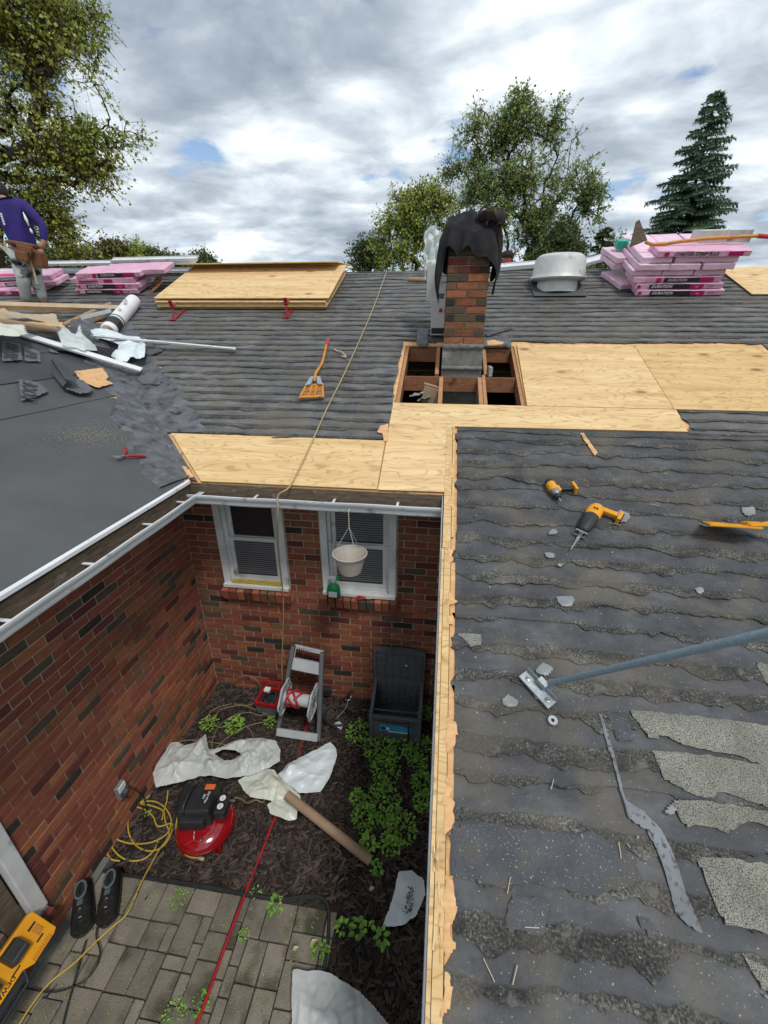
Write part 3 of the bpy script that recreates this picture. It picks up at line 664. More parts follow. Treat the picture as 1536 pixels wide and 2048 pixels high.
patch('granulated_shingle', [(1480, 1900), (1536, 1935), (1640, 2010), (1640, 2060), (1536, 1985), (1500, 1940)], 'granite', .0205, rag=.016)
patch('granulated_shingle', [(912, 1264), (962, 1268), (963, 1290), (940, 1293), (930, 1278)], 'granite', .0205, rag=.01)
patch('granulated_shingle', [(1510, 1322), (1560, 1330), (1600, 1395), (1540, 1375)], 'granite', .0195, rag=.01)
patch('seal_strip', [(1196, 1424), (1203, 1424), (1232, 1520), (1252, 1600), (1280, 1614), (1320, 1655), (1345, 1700), (1375, 1790), (1405, 1862), (1408, 1872), (1378, 1852), (1352, 1825), (1330, 1740), (1310, 1690), (1295, 1662), (1258, 1637), (1230, 1540)], 'tape', .0215, res=.012, rag=.004, bump=.0008, thick=.002, label='pale gray torn sealing strip running down the roof')
patch('seal_strip', [(1212, 1428), (1255, 1424), (1268, 1480), (1235, 1482), (1225, 1450)], 'tar', .0195, rag=.004, label='scuffed clear film beside the sealing strip')
patch('tar_flap', [(898, 1655), (960, 1648), (1060, 1660), (1190, 1672), (1262, 1700), (1290, 1760), (1240, 1775), (1180, 1790), (1080, 1768), (1000, 1772), (905, 1752)], 'tar', .0185, res=.03, rag=.02)
patch('tar_flap', [(1020, 1790), (1100, 1800), (1090, 1870), (1010, 1860)], 'tar', .0195, res=.02, rag=.016)
patch('tar_flap', [(1270, 1830), (1310, 1838), (1312, 1885), (1295, 1870)], 'tar', .0195, res=.02, rag=.01)
# loose torn flakes lying on the courses
for (u, v, s_) in [(1090, 1338, .05), (1020, 1405, .05), (1340, 1620, .035), (1100, 1110, .03), (1120, 1130, .02), (1105, 1065, .025), (1400, 1180, .03), (1245, 1035, .05), (1130, 1200, .05), (1500, 1020, .04), (1080, 1395, .03)]:
    P = []; na = 7
    for i in range(na):
        t = i/na*6.283; P.append((u+s_*500*math.cos(t)*rr.uniform(.5, 1), v+s_*380*math.sin(t)*rr.uniform(.4, 1)))
    patch('torn_flake', P, 'scrap', .021+rr.uniform(0, .004), res=.012, rag=.004, bump=.004)
# valley of smeared tar between the two roofs
def vwl(t): return .38+.14*n1d(t, 2, 2.6)+.08*n1d(t, 6, 9)
def vwr(t): return min(.50+.12*n1d(t, 3, 2.2)+.09*n1d(t, 7, 9), .07 if t < .15 else 9)
vs = []; fs = []; nt_, ns = 150, 34
for i in range(nt_+1):
    t = -.40+2.65*i/nt_
    for j in range(ns+1):
        q = j/ns*2-1
        if q < 0:
            e = vwl(t)*-q; x, y = -t-e*.75, t-e; base = LP(x, y, 0); nn = NL
            x, y = -t+.0*e, t-e; base = Vector((-t-.15*e, t-e, 0)); base.z = ZL-S*base.x; 
        else:
            e = vwr(t)*q; base = RP(-t+e, t, 0); nn = NR
        h = .022+.010*noise.fractal(Vector((base.x*5, base.y*5, 1)), 1, 2, 5)+.006*max(0, ridg(base.x, base.y, 3, 9))-(.02 if j in (0, ns) else 0)-.004*abs(q)
        vs.append(base+nn*h)
for i in range(nt_):
    for j in range(ns): a = i*(ns+1)+j; fs.append((a, a+1, a+ns+2, a+ns+1))
MB().add(vs, fs).build('valley_flashing', 'valley', roof, smooth=50)
for (u, v, s_) in [(238, 812, 26), (222, 790, 16), (262, 690, 40), (300, 760, 34), (285, 835, 24), (330, 800, 22), (240, 745, 30), (210, 755, 22), (300, 700, 30), (350, 820, 18), (200, 780, 14)]:
    P = []
    for i in range(9):
        t = i/9*6.283; P.append((u+s_*math.cos(t)*rr.uniform(.6, 1), v+s_*.42*math.sin(t)*rr.uniform(.5, 1)))
    patch('tar_flap', P, 'valley', .036, res=.02, rag=.014, bump=.004)
# ---- underlayment on the wing roof
def lsheet(name, P, off, mat, bump=.003, res=.05, parent=wing, label=None):
    M = frame(LP(0, 0, off), Vector((0, 1, 0)), NL)       # local x = +Y, local y = up... 
    Mi = M.inverted(); Q = [Mi @ LP(x, y, off) for x, y in P]; Q = [(q.x, q.y) for q in Q]
    mb = sheet(Q, res, lambda x, y, d: bump*noise.noise(Vector((x*2, y*3.5, off*50)))+bump*.5*noise.noise(Vector((x*8, y*8, 1)))-(.002 if d == 0 else 0), M=M)
    return mb.build(name, mat, parent, world=True, smooth=True, label=label)
def seamx(y): return -.76-.07*y
lsheet('felt_strip', [(.425, -5.8), (.425, -.46), (.05, -.28), (-.62, .42), (-.73, .36), (-.86, -.4), (-.87, -5.8)], .006, 'felt', .004)
lsheet('felt_strip', [(-.72, -5.8), (-.72, .50), (-1.06, .98), (-1.20, .80), (-1.22, -5.8)], .012, 'felt', .004)
lsheet('membrane_strip', [(-1.12, -5.8), (-1.12, .55), (-1.24, 1.02), (-1.62, 1.30), (-1.66, -5.8)], .020, 'membrane', .006)
lsheet('membrane_strip', [(-1.56, -5.8), (-1.54, 1.0), (-1.72, 1.62), (-2.08, 1.75), (-2.09, -5.8)], .028, 'membrane', .006)
# printed band with lettering on the membrane
PRINTS = 1
# peeled flap with bare wood beside it
patch_px = [(148, 742), (205, 735), (218, 752), (212, 760), (228, 766), (195, 775), (160, 760)]
def lpatch(name, px, mat, off, res=.02, rag=.008, bump=.002, label=None, zf=None):
    P = [LR(u, v, off) for u, v in px]; M = frame(P[0], Vector((0, 1, 0)), NL); Mi = M.inverted(); Q = [Mi @ p for p in P]; Q = [(q.x, q.y) for q in Q]; R_ = []
    for i in range(len(Q)):
        a = Vector(Q[i]); b_ = Vector(Q[(i+1) % len(Q)]); n = max(1, int((b_-a).length/(res*.8)))
        for t in range(n):
            p = a.lerp(b_, t/n); j = rag*noise.noise(Vector((p.x*38, p.y*38, off*99))); R_.append((p.x+j, p.y+j*1.2))
    return sheet(R_, res, zf or (lambda x, y, d: bump*noise.noise(Vector((x*25, y*25, 1)))-(.003 if d == 0 else 0)), M=M).build(name, mat, wing, world=True, smooth=50, label=label)
for (pp, tu, tv, eu, ev, sz, txt) in [([(36, 757), (75, 764), (98, 781), (80, 790), (42, 801)], 60, 782, 62, 770, .13, 'ROOF'), ([(4, 681), (42, 687), (46, 719), (4, 722)], 24, 703, 26, 692, .13, '202-203'), ([(48, 690), (82, 704), (82, 723), (48, 721)], 64, 710, 66, 702, .11, 'Roll'), ([(95, 694), (120, 706), (100, 704)], 0, 0, 0, 0, 0, '')]:
    lpatch('printed_panel', pp, 'print', .038, res=.03, rag=.004, bump=.004)
    if txt:
        a_ = LR(tu, tv, .046); text('lettering', txt, sz, 'membrane', wing, frame(a_, (LR(eu, ev, .046)-a_), NL), ext=.0008, shear=.25, bold=.002)
lpatch('bare_wood', patch_px, 'tornwood', .040)
fl = MB(); A = LR(98, 750, .045); B_ = LR(150, 772, .045); Cc = LR(85, 735, .045)
pts = []
def flap(a, b):
    base = LR(95+a*22, 742, .04).lerp(LR(125+a*24, 780, .04), b)
    return base+NL*(.03+.12*math.sin(a*2.6)*(1-b*.35))+Vector((0, .10*math.cos(a*5)*a, 0))
fl.grid(14, 10, flap); fl.build('peeled_flap', 'membrane', wing, smooth=True, world=True)
lpatch('peeled_flap', [(140, 752), (165, 760), (186, 776), (180, 785), (158, 787), (130, 778)], 'print', .055, bump=.01)
# ---- new plywood sheets
def ply(px_or_xy, label=None, off=.016, t=.013, parent=roof, holes=None, mat='ply'):
    P = [RP(x, y, off) for x, y in px_or_xy]; c = P[0]
    mb = MB().prism(P, -NR*t, 0, 1)
    ob = mb.build('plywood_sheet', [mat, 'plyside'], parent, label=label); return ob
ply([(-.04, .142), (.50, -.40), (1.853, -.395), (1.846, .142)], 'new plywood sheet along the eave, cut to the valley')
ply([(1.862, -.40), (2.383, -.39), (2.385, .352), (4.235, .375), (4.25, .667), (1.85, .667)], 'new L shaped plywood sheet below the chimney opening', off=.0175)
ply([(3.035, .675), (4.238, .675), (4.238, 1.775), (3.055, 1.775)], 'new plywood sheet right of the chimney opening')
ply([(4.242, .675), (5.46, .675), (5.46, 1.775), (4.242, 1.775)], 'new plywood sheet at the right edge of the picture')
ply([(5.47, 3.0), (6.7, 2.55), (7.9, 2.6), (7.9, 3.95), (5.75, 3.95)] if False else [(5.95, 3.05), (7.6, 3.05), (7.6, 3.98), (5.95, 3.98)], 'plywood sheet by the ridge at the far right', off=.03)
# nail rows and a few scuffs on the new sheets
nl_ = MB()
for xr in [x_*.406-.04 for x_ in range(0, 14)]:
    for yy in [.02+.13*q for q in range(-3, 14)]:
        on = (yy < .13 and xr < 2.38 and xr > .55+yy*-1) or (1.86 < xr < 4.2 and .38 < yy < .66) or (3.06 < xr < 5.45 and .69 < yy < 1.76)
        if on and rb.random() < .9: nl_.lathe([(.0045, 0), (.0045, .0012)], 6, M=roofM(RP(xr+rb.uniform(-.012, .012), yy+rb.uniform(-.02, .02), .0185), 0))
nl_.build('nail_heads', 'steel', roof, kind='stuff')
# torn orange wood showing at sheet edges
patch('bare_wood', [(760, 850), (776, 848), (776, 880), (768, 884), (766, 868), (755, 862)], 'tornwood', .024, rag=.014)
patch('bare_wood', [(970, 682), (985, 678), (1008, 683), (1006, 689), (975, 690)], 'tornwood', .028, rag=.01)
patch('bare_wood', [(1160, 866), (1168, 865), (1196, 905), (1190, 912)], 'tornwood', .024, rag=.008)
patch('bare_wood', [(352, 928), (372, 932), (388, 952), (380, 957)], 'tornwood', .032, rag=.01)
def tongue(u, v, w_, h_):
    P = [(u-4, v-h_)]+[(u+w_*(.15+.75*(.5+.9*noise.noise(Vector((q*.9, u*.1, v*.05))))), v-h_+q*h_/5) for q in range(1, 10)]+[(u-4, v+h_)]
    patch('bare_wood', P, 'tornwood', .0235, rag=.018, res=.010)
for q in [(901, 1000, 10, 14), (900, 1110, 16, 16), (899, 1195, 22, 12), (898, 1240, 18, 10), (896, 1470, 26, 36), (893, 1610, 26, 62), (892, 1830, 34, 92), (890, 1985, 26, 44), (903, 940, 12, 18)]: tongue(*q)
# rake edge: two long boards, bare deck strip and white drip edge
rk = MB()
def rake(x0, x1, y0, y1, off, t, mat, nm, lab=None): 
    m = MB().prism([RP(x0, y0, off), RP(x1, y0, off), RP(x1, y1, off), RP(x0, y1, off)], -NR*t, 0, 1); return m.build(nm, [mat, 'plyside'], roof, label=lab, bevel=.001)
rake(2.392, 2.56, -4.4, .345, .0025, .004, 'tornwood', 'deck_board')
rake(2.392, 2.408, -.78, .345, .024, .01, 'board', 'rake_board')
rake(2.338, 2.389, -.86, .35, .020, .035, 'board', 'rake_board', 'upper new pine rake board')
rake(2.352, 2.389, -4.4, -.864, .020, .035, 'board', 'rake_board', 'lower new pine rake board')
rake(2.334, 2.350, -4.4, -.864, .018, .035, 'board', 'rake_board')
for (yy, n_) in [(-2.30, 7), (-2.42, 5), (-.80, 4)]:
    for i in range(n_):
        c = RP(2.365+rr.uniform(-.02, .02), yy+rr.uniform(-.07, .07), .022); MB().box((0, 0, 0), (.006, rr.uniform(.03, .08), .004), M=roofM(c, rr.uniform(-.1, .1))).build('wood_splinter', 'board', roof)
de = MB().prism([RP(2.326, -4.4, -.012), RP(2.333, -4.4, -.012), RP(2.333, .30, -.012), RP(2.326, .30, -.012)], (0, 0, -.11)); de.build('rake_drip_edge', 'gutterw', roof)
# ---- chimney opening: rafters, headers, attic
raf = lambda x0, x1, y0, y1, top=-.022, h=.14, mat='oldwood': MB().prism([RP(x0, y0, top), RP(x1, y0, top), RP(x1, y1, top), RP(x0, y1, top)], (0, 0, -h)).build('rafter', mat, roof, bevel=.002)
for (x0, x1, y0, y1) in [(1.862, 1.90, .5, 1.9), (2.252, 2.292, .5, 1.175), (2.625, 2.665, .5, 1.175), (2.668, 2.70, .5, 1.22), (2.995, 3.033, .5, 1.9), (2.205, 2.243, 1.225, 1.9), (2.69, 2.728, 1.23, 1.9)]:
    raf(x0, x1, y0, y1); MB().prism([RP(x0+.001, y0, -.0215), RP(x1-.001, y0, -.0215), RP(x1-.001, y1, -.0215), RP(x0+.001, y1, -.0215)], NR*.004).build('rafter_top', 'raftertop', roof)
for (x0, x1, y, dz) in [(1.902, 2.99, 1.195, 0), (1.902, 2.205, 1.765, 0), (2.73, 2.99, 1.765, 0)]:
    zz_ = Z0+S*y-.026; MB().box(((x0+x1)/2, y, zz_-.07), (x1-x0, .038, .14)).build('header_board', 'oldwood', roof, bevel=.002)
MB().box((2.79-.04, 1.30, Z0+S*1.3-.02), (.035, .20, .09), M=None).build('flashing_scrap', 'metal', roof, bevel=.003)
at = MB(); at.box((0, 4.05, 2.36), (18, 8.7, .02)); at.build('attic_floor', 'gutterin', house)  # floor coloured dark to deepen the attic's shade
for sx in (-9, 8.9): MB().prism([(sx, -.4, 2.3), (sx, 8.5, 2.3), (sx, YR, zr-.02)], (.1, 0, 0)).build('gable_wall', 'mortar', house)
MB().prism([(8.9, -5.0, -.14), (8.9, -.4, -.14), (8.9, -.4, 2.3), (8.9, -5.0, .45)], (.1, 0, 0)).build('side_wall', 'mortar', house)
MB().box((0, 8.2, 1.2), (18, .2, 2.72)).build('rear_wall', 'mortar', house)
MB().box((4.8, -4.95, .2), (8.2, .1, .6)).build('low_front_wall', 'mortar', house)
MB().grid(10, 10, lambda a, b: (2.29+a*.335, .62+b*.52, 2.76+b*.13+.004*fb(a*5, b*5)), 0).build('duct_board', 'concrete', house)
cb_ = thing('cardboard_box', 'brown cardboard box lying inside the left bay of the roof opening', 'box', BW(862, 790, 1.05)); 
MB().box((0, 0, 0), (.17, .14, .16), M=Matrix.Rotation(.25, 4, 'Y')).build('carton', 'card', cb_, bevel=.003); MB().box((-.02, 0, .09), (.15, .13, .004), M=Matrix.Rotation(.25, 4, 'Y')).build('flap', 'card', cb_)
for (u, v) in [(833, 793), (848, 800)]:
    c = BW(u, v, .98); tag(MB().grid(9, 9, lambda a, b: c+Vector(((a-.5)*.13, (b-.5)*.12, .03*noise.noise(Vector((a*4+u, b*4, 1)))+.04*a))).build('paper_scrap', 'scrap', smooth=False, loc=c), 'crumpled gray paper %s in the left bay of the roof opening' % ('nearer the rafter' if u < 840 else 'beside the cardboard box'), 'paper')
# ---- chimney
ch = MB(); zc0 = 3.26; zc1 = 3.465; top = 4.40
ch.box((2.465, 1.48, (3.44+top)/2), (.37, .38, top-3.44)); chim = ch.build('chimney', 'mortar', roof)
co = MB(); co.box((2.465, 1.48, (2.6+zc1)/2), (.395, .42, zc1-2.6)); co.build('concrete_base', 'concrete', chim, bevel=.006)
mo = MB(); mo.grid(24, 6, lambda a, b: (2.272+a*.39, 1.262-.012*math.sin(b*3.14)-.006*noise.noise(Vector((a*9, b*3, 2))), 3.425+b*.05+.012*noise.noise(Vector((a*8, 1, 1))))); mo.build('mortar_smear', 'concrete', chim, smooth=True)
mo = MB(); mo.grid(30, 5, lambda a, b: (2.268+a*.40, 1.258-.016*math.sin(b*3.14), 3.225+b*.045+.01*noise.noise(Vector((a*9, 1, 5))))); mo.build('mortar_smear', 'concrete', chim, smooth=True)
sides = MB(); tones = [[1, 1], [4, 5, 4], [5, 2], [3, 4, 3], [4, 1], [3, 0, 4], [1, 5], [2, 1, 2], [4, 1], [2, 6, 3], [6, 4], [3, 4, 4], [0, 6], [0, 3, 4], [1, 2], [2, 4, 4]]
Cc_ = .0677
for r_ in range(14):
    z = zc1+.036+r_*Cc_
    xs = [2.27, 2.465, 2.66] if r_ % 2 == 0 else [2.27, 2.365, 2.565, 2.66]
    for i in range(len(xs)-1):
        a, b_ = xs[i]+.005, xs[i+1]-.005; mm = Matrix.Translation(((a+b_)/2, 1.272+rb.uniform(-.003, .003), z)) @ Matrix.Diagonal(((b_-a)/.193, 3, 1, 1)); inst(unit[tones[r_][i]], 'brick', chim, mm)
    for sx, rot in ((2.27, -math.pi/2), (2.66, math.pi/2)):
        ys = [1.28, 1.48, 1.685] if r_ % 2 else [1.375, 1.575, 1.685]
        for i in range(len(ys)-1): sides.add(BV, BF, pick(), Matrix.Translation((sx, (ys[i]+ys[i+1])/2, z)) @ Matrix.Rotation(rot, 4, 'Z') @ Matrix.Diagonal(((ys[i+1]-ys[i]-.01)/.193, 1, 1, 1)))
sides.build('side_bricks', BR, chim, kind='stuff')
# flashing tar around the chimney foot
patch('tar_flap', [(835, 655), (857, 658), (856, 690), (833, 690)], 'valley', .028, rag=.012)
patch('tar_flap', [(966, 676), (1010, 668), (1022, 680), (1024, 692), (968, 692)], 'valley', .026, rag=.012)
patch('tar_flap', [(968, 664), (1028, 652), (1030, 655), (975, 672)], 'tar', .03, rag=.004)
# ---- fascia, gutters, drip edge
fa = MB(); fa.box(((.37+2.34)/2, -.375, 2.44), (1.97, .055, .135)); fa.build('fascia', 'fascia', house, bevel=.003)
fa = MB(); fa.box((.378, -3.16, 2.442), (.06, 5.6, .135)); fa.build('fascia', 'fascia', house, bevel=.003)
so_ = MB(); so_.box((1.17, -.17, 2.375), (2.34, .36, .012)); so_.build('soffit', 'white', house)
so_ = MB(); so_.box((.175, -3.2, 2.375), (.34, 5.66, .012)); so_.build('soffit', 'white', house)
def gutter(A, dirv, out, L, zt, label, hang):
    """K style gutter from A along dirv; out = outward direction"""
    prof = [(0, 0), (0, -.085), (.07, -.085), (.085, -.07), (.088, -.045), (.108, -.02), (.112, -.004), (.112, .004), (.1, .004), (.1, -.006), (.098, -.018), (.08, -.042), (.077, -.066), (.067, -.079), (.006, -.079), (.006, 0)]
    mb = MB(); vs = []
    n = max(2, int(L/.05))
    for i in range(n+1):
        for (o_, z) in prof: vs.append(A+dirv*(L*i/n)+out*o_+Vector((0, 0, zt+z+.0015*math.sin(i*.5))))
    m = len(prof); fs = []
    for i in range(n):
        for k in range(m): l = (k+1) % m; fs.append((i*m+k, i*m+l, (i+1)*m+l, (i+1)*m+k))
    fs += [tuple(range(m)), tuple(n*m+k for k in reversed(range(m)))]
    g_ = mb.add(vs, fs).build('gutter', 'gutterw', house, smooth=30, label=label)
    dm = MB(); dm.grid(int(L/.03), 4, lambda a, b: A+dirv*(L*a)+out*(.002+b*.076)+Vector((0, 0, zt-.046+.010*noise.noise(Vector((a*L*9, b*2, 2))))) ); dm.build('gutter_dirt', 'gutterin', g_, smooth=True)
    for h in hang:
        p = A+dirv*h+Vector((0, 0, zt+.002)); x = MB(); M = frame(p+out*.055, out, Vector((0, 0, 1))); x.box((0, 0, 0), (.11, .018, .004), M=M); x.box((0, 0, -.005), (.10, .003, .012), M=M); x.build('gutter_hanger', 'gutterw', g_)
    return g_
zt = 2.455
g1 = gutter(Vector((.37, -.37, 0)), Vector((1, 0, 0)), Vector((0, -1, 0)), 1.965, zt, 'white gutter over the two windows', [.13, .57, 1.17, 1.64])
g2 = gutter(Vector((.37, -.37, 0)), Vector((0, -1, 0)), Vector((1, 0, 0)), 5.4, zt, 'long white gutter along the wing roof', [.24, .62, 1.12, 1.6, 2.2, 2.8])
# mitre lips so the front edges meet cleanly
MB().box((.424, -.482, zt-.0), (.118, .0, .0)) 
dl = MB()
dl.prism([LP(.428, -5.8, .010), LP(.412, -5.8, .010), LP(.412, -.43, .010), LP(.428, -.45, .010)], NL*.003); dl.prism([LP(.428, -5.8, .013), LP(.428, -.45, .013), LP(.428, -.45, .013)-Vector((0, 0, .02)), LP(.428, -5.8, .013)-Vector((0, 0, .02))], (.004, 0, 0)); dl.build('drip_edge', 'gutterw', wing)
dk = MB(); dk.box((1.42, -.385, 2.515), (1.9, .03, .018)); dk.build('drip_board', 'fascia', roof, bevel=.003)
# ================================================================== things on the roof
X3, Y3, Z3 = Vector((1, 0, 0)), Vector((0, 1, 0)), Vector((0, 0, 1))
def T(x, y, z): return Matrix.Translation((x, y, z))
def RZ(a): return Matrix.Rotation(a, 4, 'Z')
def RX(a): return Matrix.Rotation(a, 4, 'X')
def RY(a): return Matrix.Rotation(a, 4, 'Y')
# ---- wrapped bundles of shingles
def crinkle(L, W, H, seed, mat):
    mb = MB(); bm = bmesh.new(); bmesh.ops.create_cube(bm, size=1); 
    for v in bm.verts: v.co = Vector((v.co.x*L, v.co.y*W, v.co.z*H))
    bmesh.ops.bevel(bm, geom=bm.edges[:], offset=.006, segments=1, affect='EDGES')
    bmesh.ops.subdivide_edges(bm, edges=[e for e in bm.edges if e.calc_length() > .1], cuts=int(L*14), use_grid_fill=True)
    for v in bm.verts:
        n = v.co.normalized(); q = noise.noise_vector(Vector((v.co.x*7+seed, v.co.y*9, v.co.z*24)))
        v.co += Vector((q.x*.009, q.y*.010, q.z*.008))
    me = bpy.data.meshes.new('wrap'); bm.to_mesh(me); bm.free(); me.materials.append(MT[mat]); me.polygons.foreach_set('use_smooth', [True]*len(me.polygons)); me.set_sharp_from_angle(angle=math.radians(28)); return me
wrapm = [crinkle(1.0, .34, .064, s_, 'pink') for s_ in (1, 5)]; wrapp = [crinkle(.345, .98, .064, s_, 'pinkpale') for s_ in (2, 8, 13)]
H = .069
def bundle(M, style, label, group, k=0):
    t = thing('shingle_bundle', label, 'shingle bundle', M=M, group=group)
    if style == 'end':
        inst(wrapp[k % 3], 'wrapper', t, T(0, 0, H/2)); return t
    inst(wrapm[k % 2], 'wrapper', t, T(0, 0, H/2)); f = -.178
    FM = lambda x, z: T(x, f-.003, z) @ RX(math.pi/2)
    if style == 'dur':
        MB().box((-.11, f, H*.5), (.46, .006, H*.72)).build('label_band', 'blackprint', t)
        text('lettering', 'DURATION', .046, 'whiteprint', t, FM(-.20, H*.5), shear=.25, bold=.001)
        MB().box((.20, f, H*.5), (.15, .006, H*.72)).build('logo_panel', 'magenta', t); text('lettering', '~', .07, 'whiteprint', t, FM(.2, H*.48))
        MB().lathe([(.02, 0), (.02, .004)], 14, M=T(-.46, f+.0, H*.5) @ RX(math.pi/2)).build('logo_disc', 'magenta', t); 
        text('lettering', '25 SF', .03, 'blackprint', t, FM(.35, H*.5))
        MB().box((-.2, -.10, H+.006), (.4, .10, .002)).build('top_print', 'magenta', t)
    elif style == 'durend':
        MB().box((.13, f, H*.5), (.56, .006, H*.7)).build('label_band', 'blackprint', t)
        text('lettering', 'DURATION', .042, 'whiteprint', t, FM(.0, H*.5), shear=.2)
        MB().box((.33, f-.001, H*.5), (.16, .006, H*.7)).build('logo_panel', 'magenta', t); MB().box((-.21, f, H*.5), (.055, .006, .05)).build('logo_panel', 'magenta', t)
        text('lettering', 'OC 35', .03, 'magenta', t, FM(-.32, H*.5))
    elif style == 'starter':
        text('lettering', 'STARTER STRIP PLUS', .052, 'blackprint', t, FM(-.08, H*.5), shear=.2, bold=.0012)
        MB().box((-.40, f, H*.5), (.05, .006, .045)).build('logo_panel', 'magenta', t); MB().box((.34, f, H*.5), (.15, .006, H*.65)).build('logo_panel', 'magenta', t)
    else:
        MB().box((.1, f, H*.5), (.13, .006, H*.6)).build('logo_panel', 'magenta', t); MB().box((-.22, f, H*.45), (.3, .006, H*.3)).build('label_band', 'magenta', t)
    return t
GB = 'pink wrapped shingle bundles stacked on the roof'
def BM(x, y, lay, dx=0, dy=0, a=0, q0=.016): return roofM(RP(x+dx, y+dy*.92, q0+lay*H), a)
# right pile
px_, py_ = 5.12, 3.20
bundle(BM(px_, py_, 0, 0, 0, -.01), 'dur', 'pink and black shingle bundle at the very bottom of the right pile', GB, 0)
bundle(BM(px_, py_, 1, -.03, .02, .0), 'dur', 'pink and black shingle bundle, second from the bottom of the right pile', GB, 1)
bundle(BM(px_, py_, 2, -.08, .03, .015), 'durend', 'shingle bundle with long black band, third layer of the right pile', GB, 0)
nm = ['left', 'middle', 'right']; ly = ['fourth', 'fifth', 'sixth']
for L_ in (3, 4, 5):
    for i in range(3):
        bundle(BM(px_, py_+.32, L_, -.42+i*.36+(.02 if L_ == 4 else .05 if L_ == 5 else -.02), .04*(L_ % 2), rr.uniform(-.03, .03)), 'end', '%s plain pink package in the %s layer of the right shingle pile' % (nm[i], ly[L_-3]), GB, i+L_)
bundle(BM(px_, py_, 6, .10, .03, -.02), 'starter', 'pink bundle reading starter strip plus, top of the right pile', GB, 0)
bundle(BM(4.56, 3.50, 0, 0, 0, .25) @ Matrix.Diagonal((.8, .55, .9, 1)), 'end', 'loose pink package leaning on the roof left of the right pile', GB, 1)
for i, L_ in enumerate((2.2, 3.3)): bundle(BM(4.54, 3.72, L_, 0, 0, .1+i*.1) @ Matrix.Diagonal((.9, .5, 1, 1)), 'end', '%s of two bunched pink packages left of the right pile' % ('lower', 'upper')[i], GB, i)
# middle pile
for i, (st, dx, lab) in enumerate([('dur', 0, 'pink shingle bundle at the bottom of the pile between worker and plywood'), ('dur', .05, 'second pink shingle bundle up in the pile between worker and plywood'), ('plain', -.02, 'third pink shingle bundle up in the pile between worker and plywood'), ('durend', .10, 'topmost black banded bundle of the pile between worker and plywood')]):
    bundle(BM(-2.72, 3.38, i, dx, .015*i, -.02+.02*i), st, lab, GB, i)
bundle(BM(-2.30, 3.52, 3, 0, 0, .05), 'plain', 'pale pink bundle jutting right from the top of the middle pile', GB, 1)
for i, (st, dx, dy, lab) in enumerate([('plain', -.16, -.05, 'lowest pink bundle behind the worker legs'), ('dur', .05, .1, 'middle pink bundle behind the worker legs'), ('dur', -.02, .12, 'upper pink bundle behind the worker legs')]):
    bundle(BM(-4.18, 3.42, i, dx, dy, .03*i), st, lab, GB, i)
# ---- stack of plywood held by two roof jacks
st = thing('plywood_stack', 'stack of new plywood sheets lying against two red roof jacks near the ridge', 'plywood', M=roofM(RP(-.42, 2.66), -.012, .018))
for i in range(6):
    j = rr.uniform(-.015, .02); yy = .0 if i > 1 else .02
    MB().box((j+(.0 if i < 5 else -.01), .62+rr.uniform(-.01, .01)+yy, .007+i*.0165), (2.36, 1.22, .013)).build('sheet', ['ply'], st, bevel=.0015)
MB().box((.0, .66, .125), (2.42, 1.22, .013), M=RX(.02)).build('sheet', ['ply'], st, bevel=.0015)
tl = thing('plywood_sheet', 'single plywood sheet laid across the ridge, its edge jutting over the stack', 'plywood', M=T(-.50, 4.02, 4.50) @ RX(math.radians(4)))
MB().box((0, .0, 0), (2.42, 1.1, .013)).build('sheet', 'ply', tl, bevel=.0015)
for i, (u, v, lab) in enumerate([(350, 640, 'red steel roof jack under the left end of the plywood stack'), (575, 635, 'red steel roof jack under the right half of the plywood stack')]):
    t = thing('roof_jack', lab, 'roof jack', M=roofM(RO(u, v), 0, .018), group='roof jacks holding the plywood stack')
    MB().box((0, .12, .004), (.045, .34, .006)).build('strap', 'red', t)
    MB().tube([(0, -.03, .006), (0, .07, .15)], .011, 6).build('strut', 'red', t); MB().box((0, .10, .135), (.05, .14, .014)).build('arm', 'red', t, bevel=.003)
    MB().box((0, .045, .16), (.05, .012, .09)).build('lip', 'red', t, bevel=.003)
    MB().box((0, -.045, .004), (.10, .035, .008)).build('foot', 'red', t, bevel=.002)
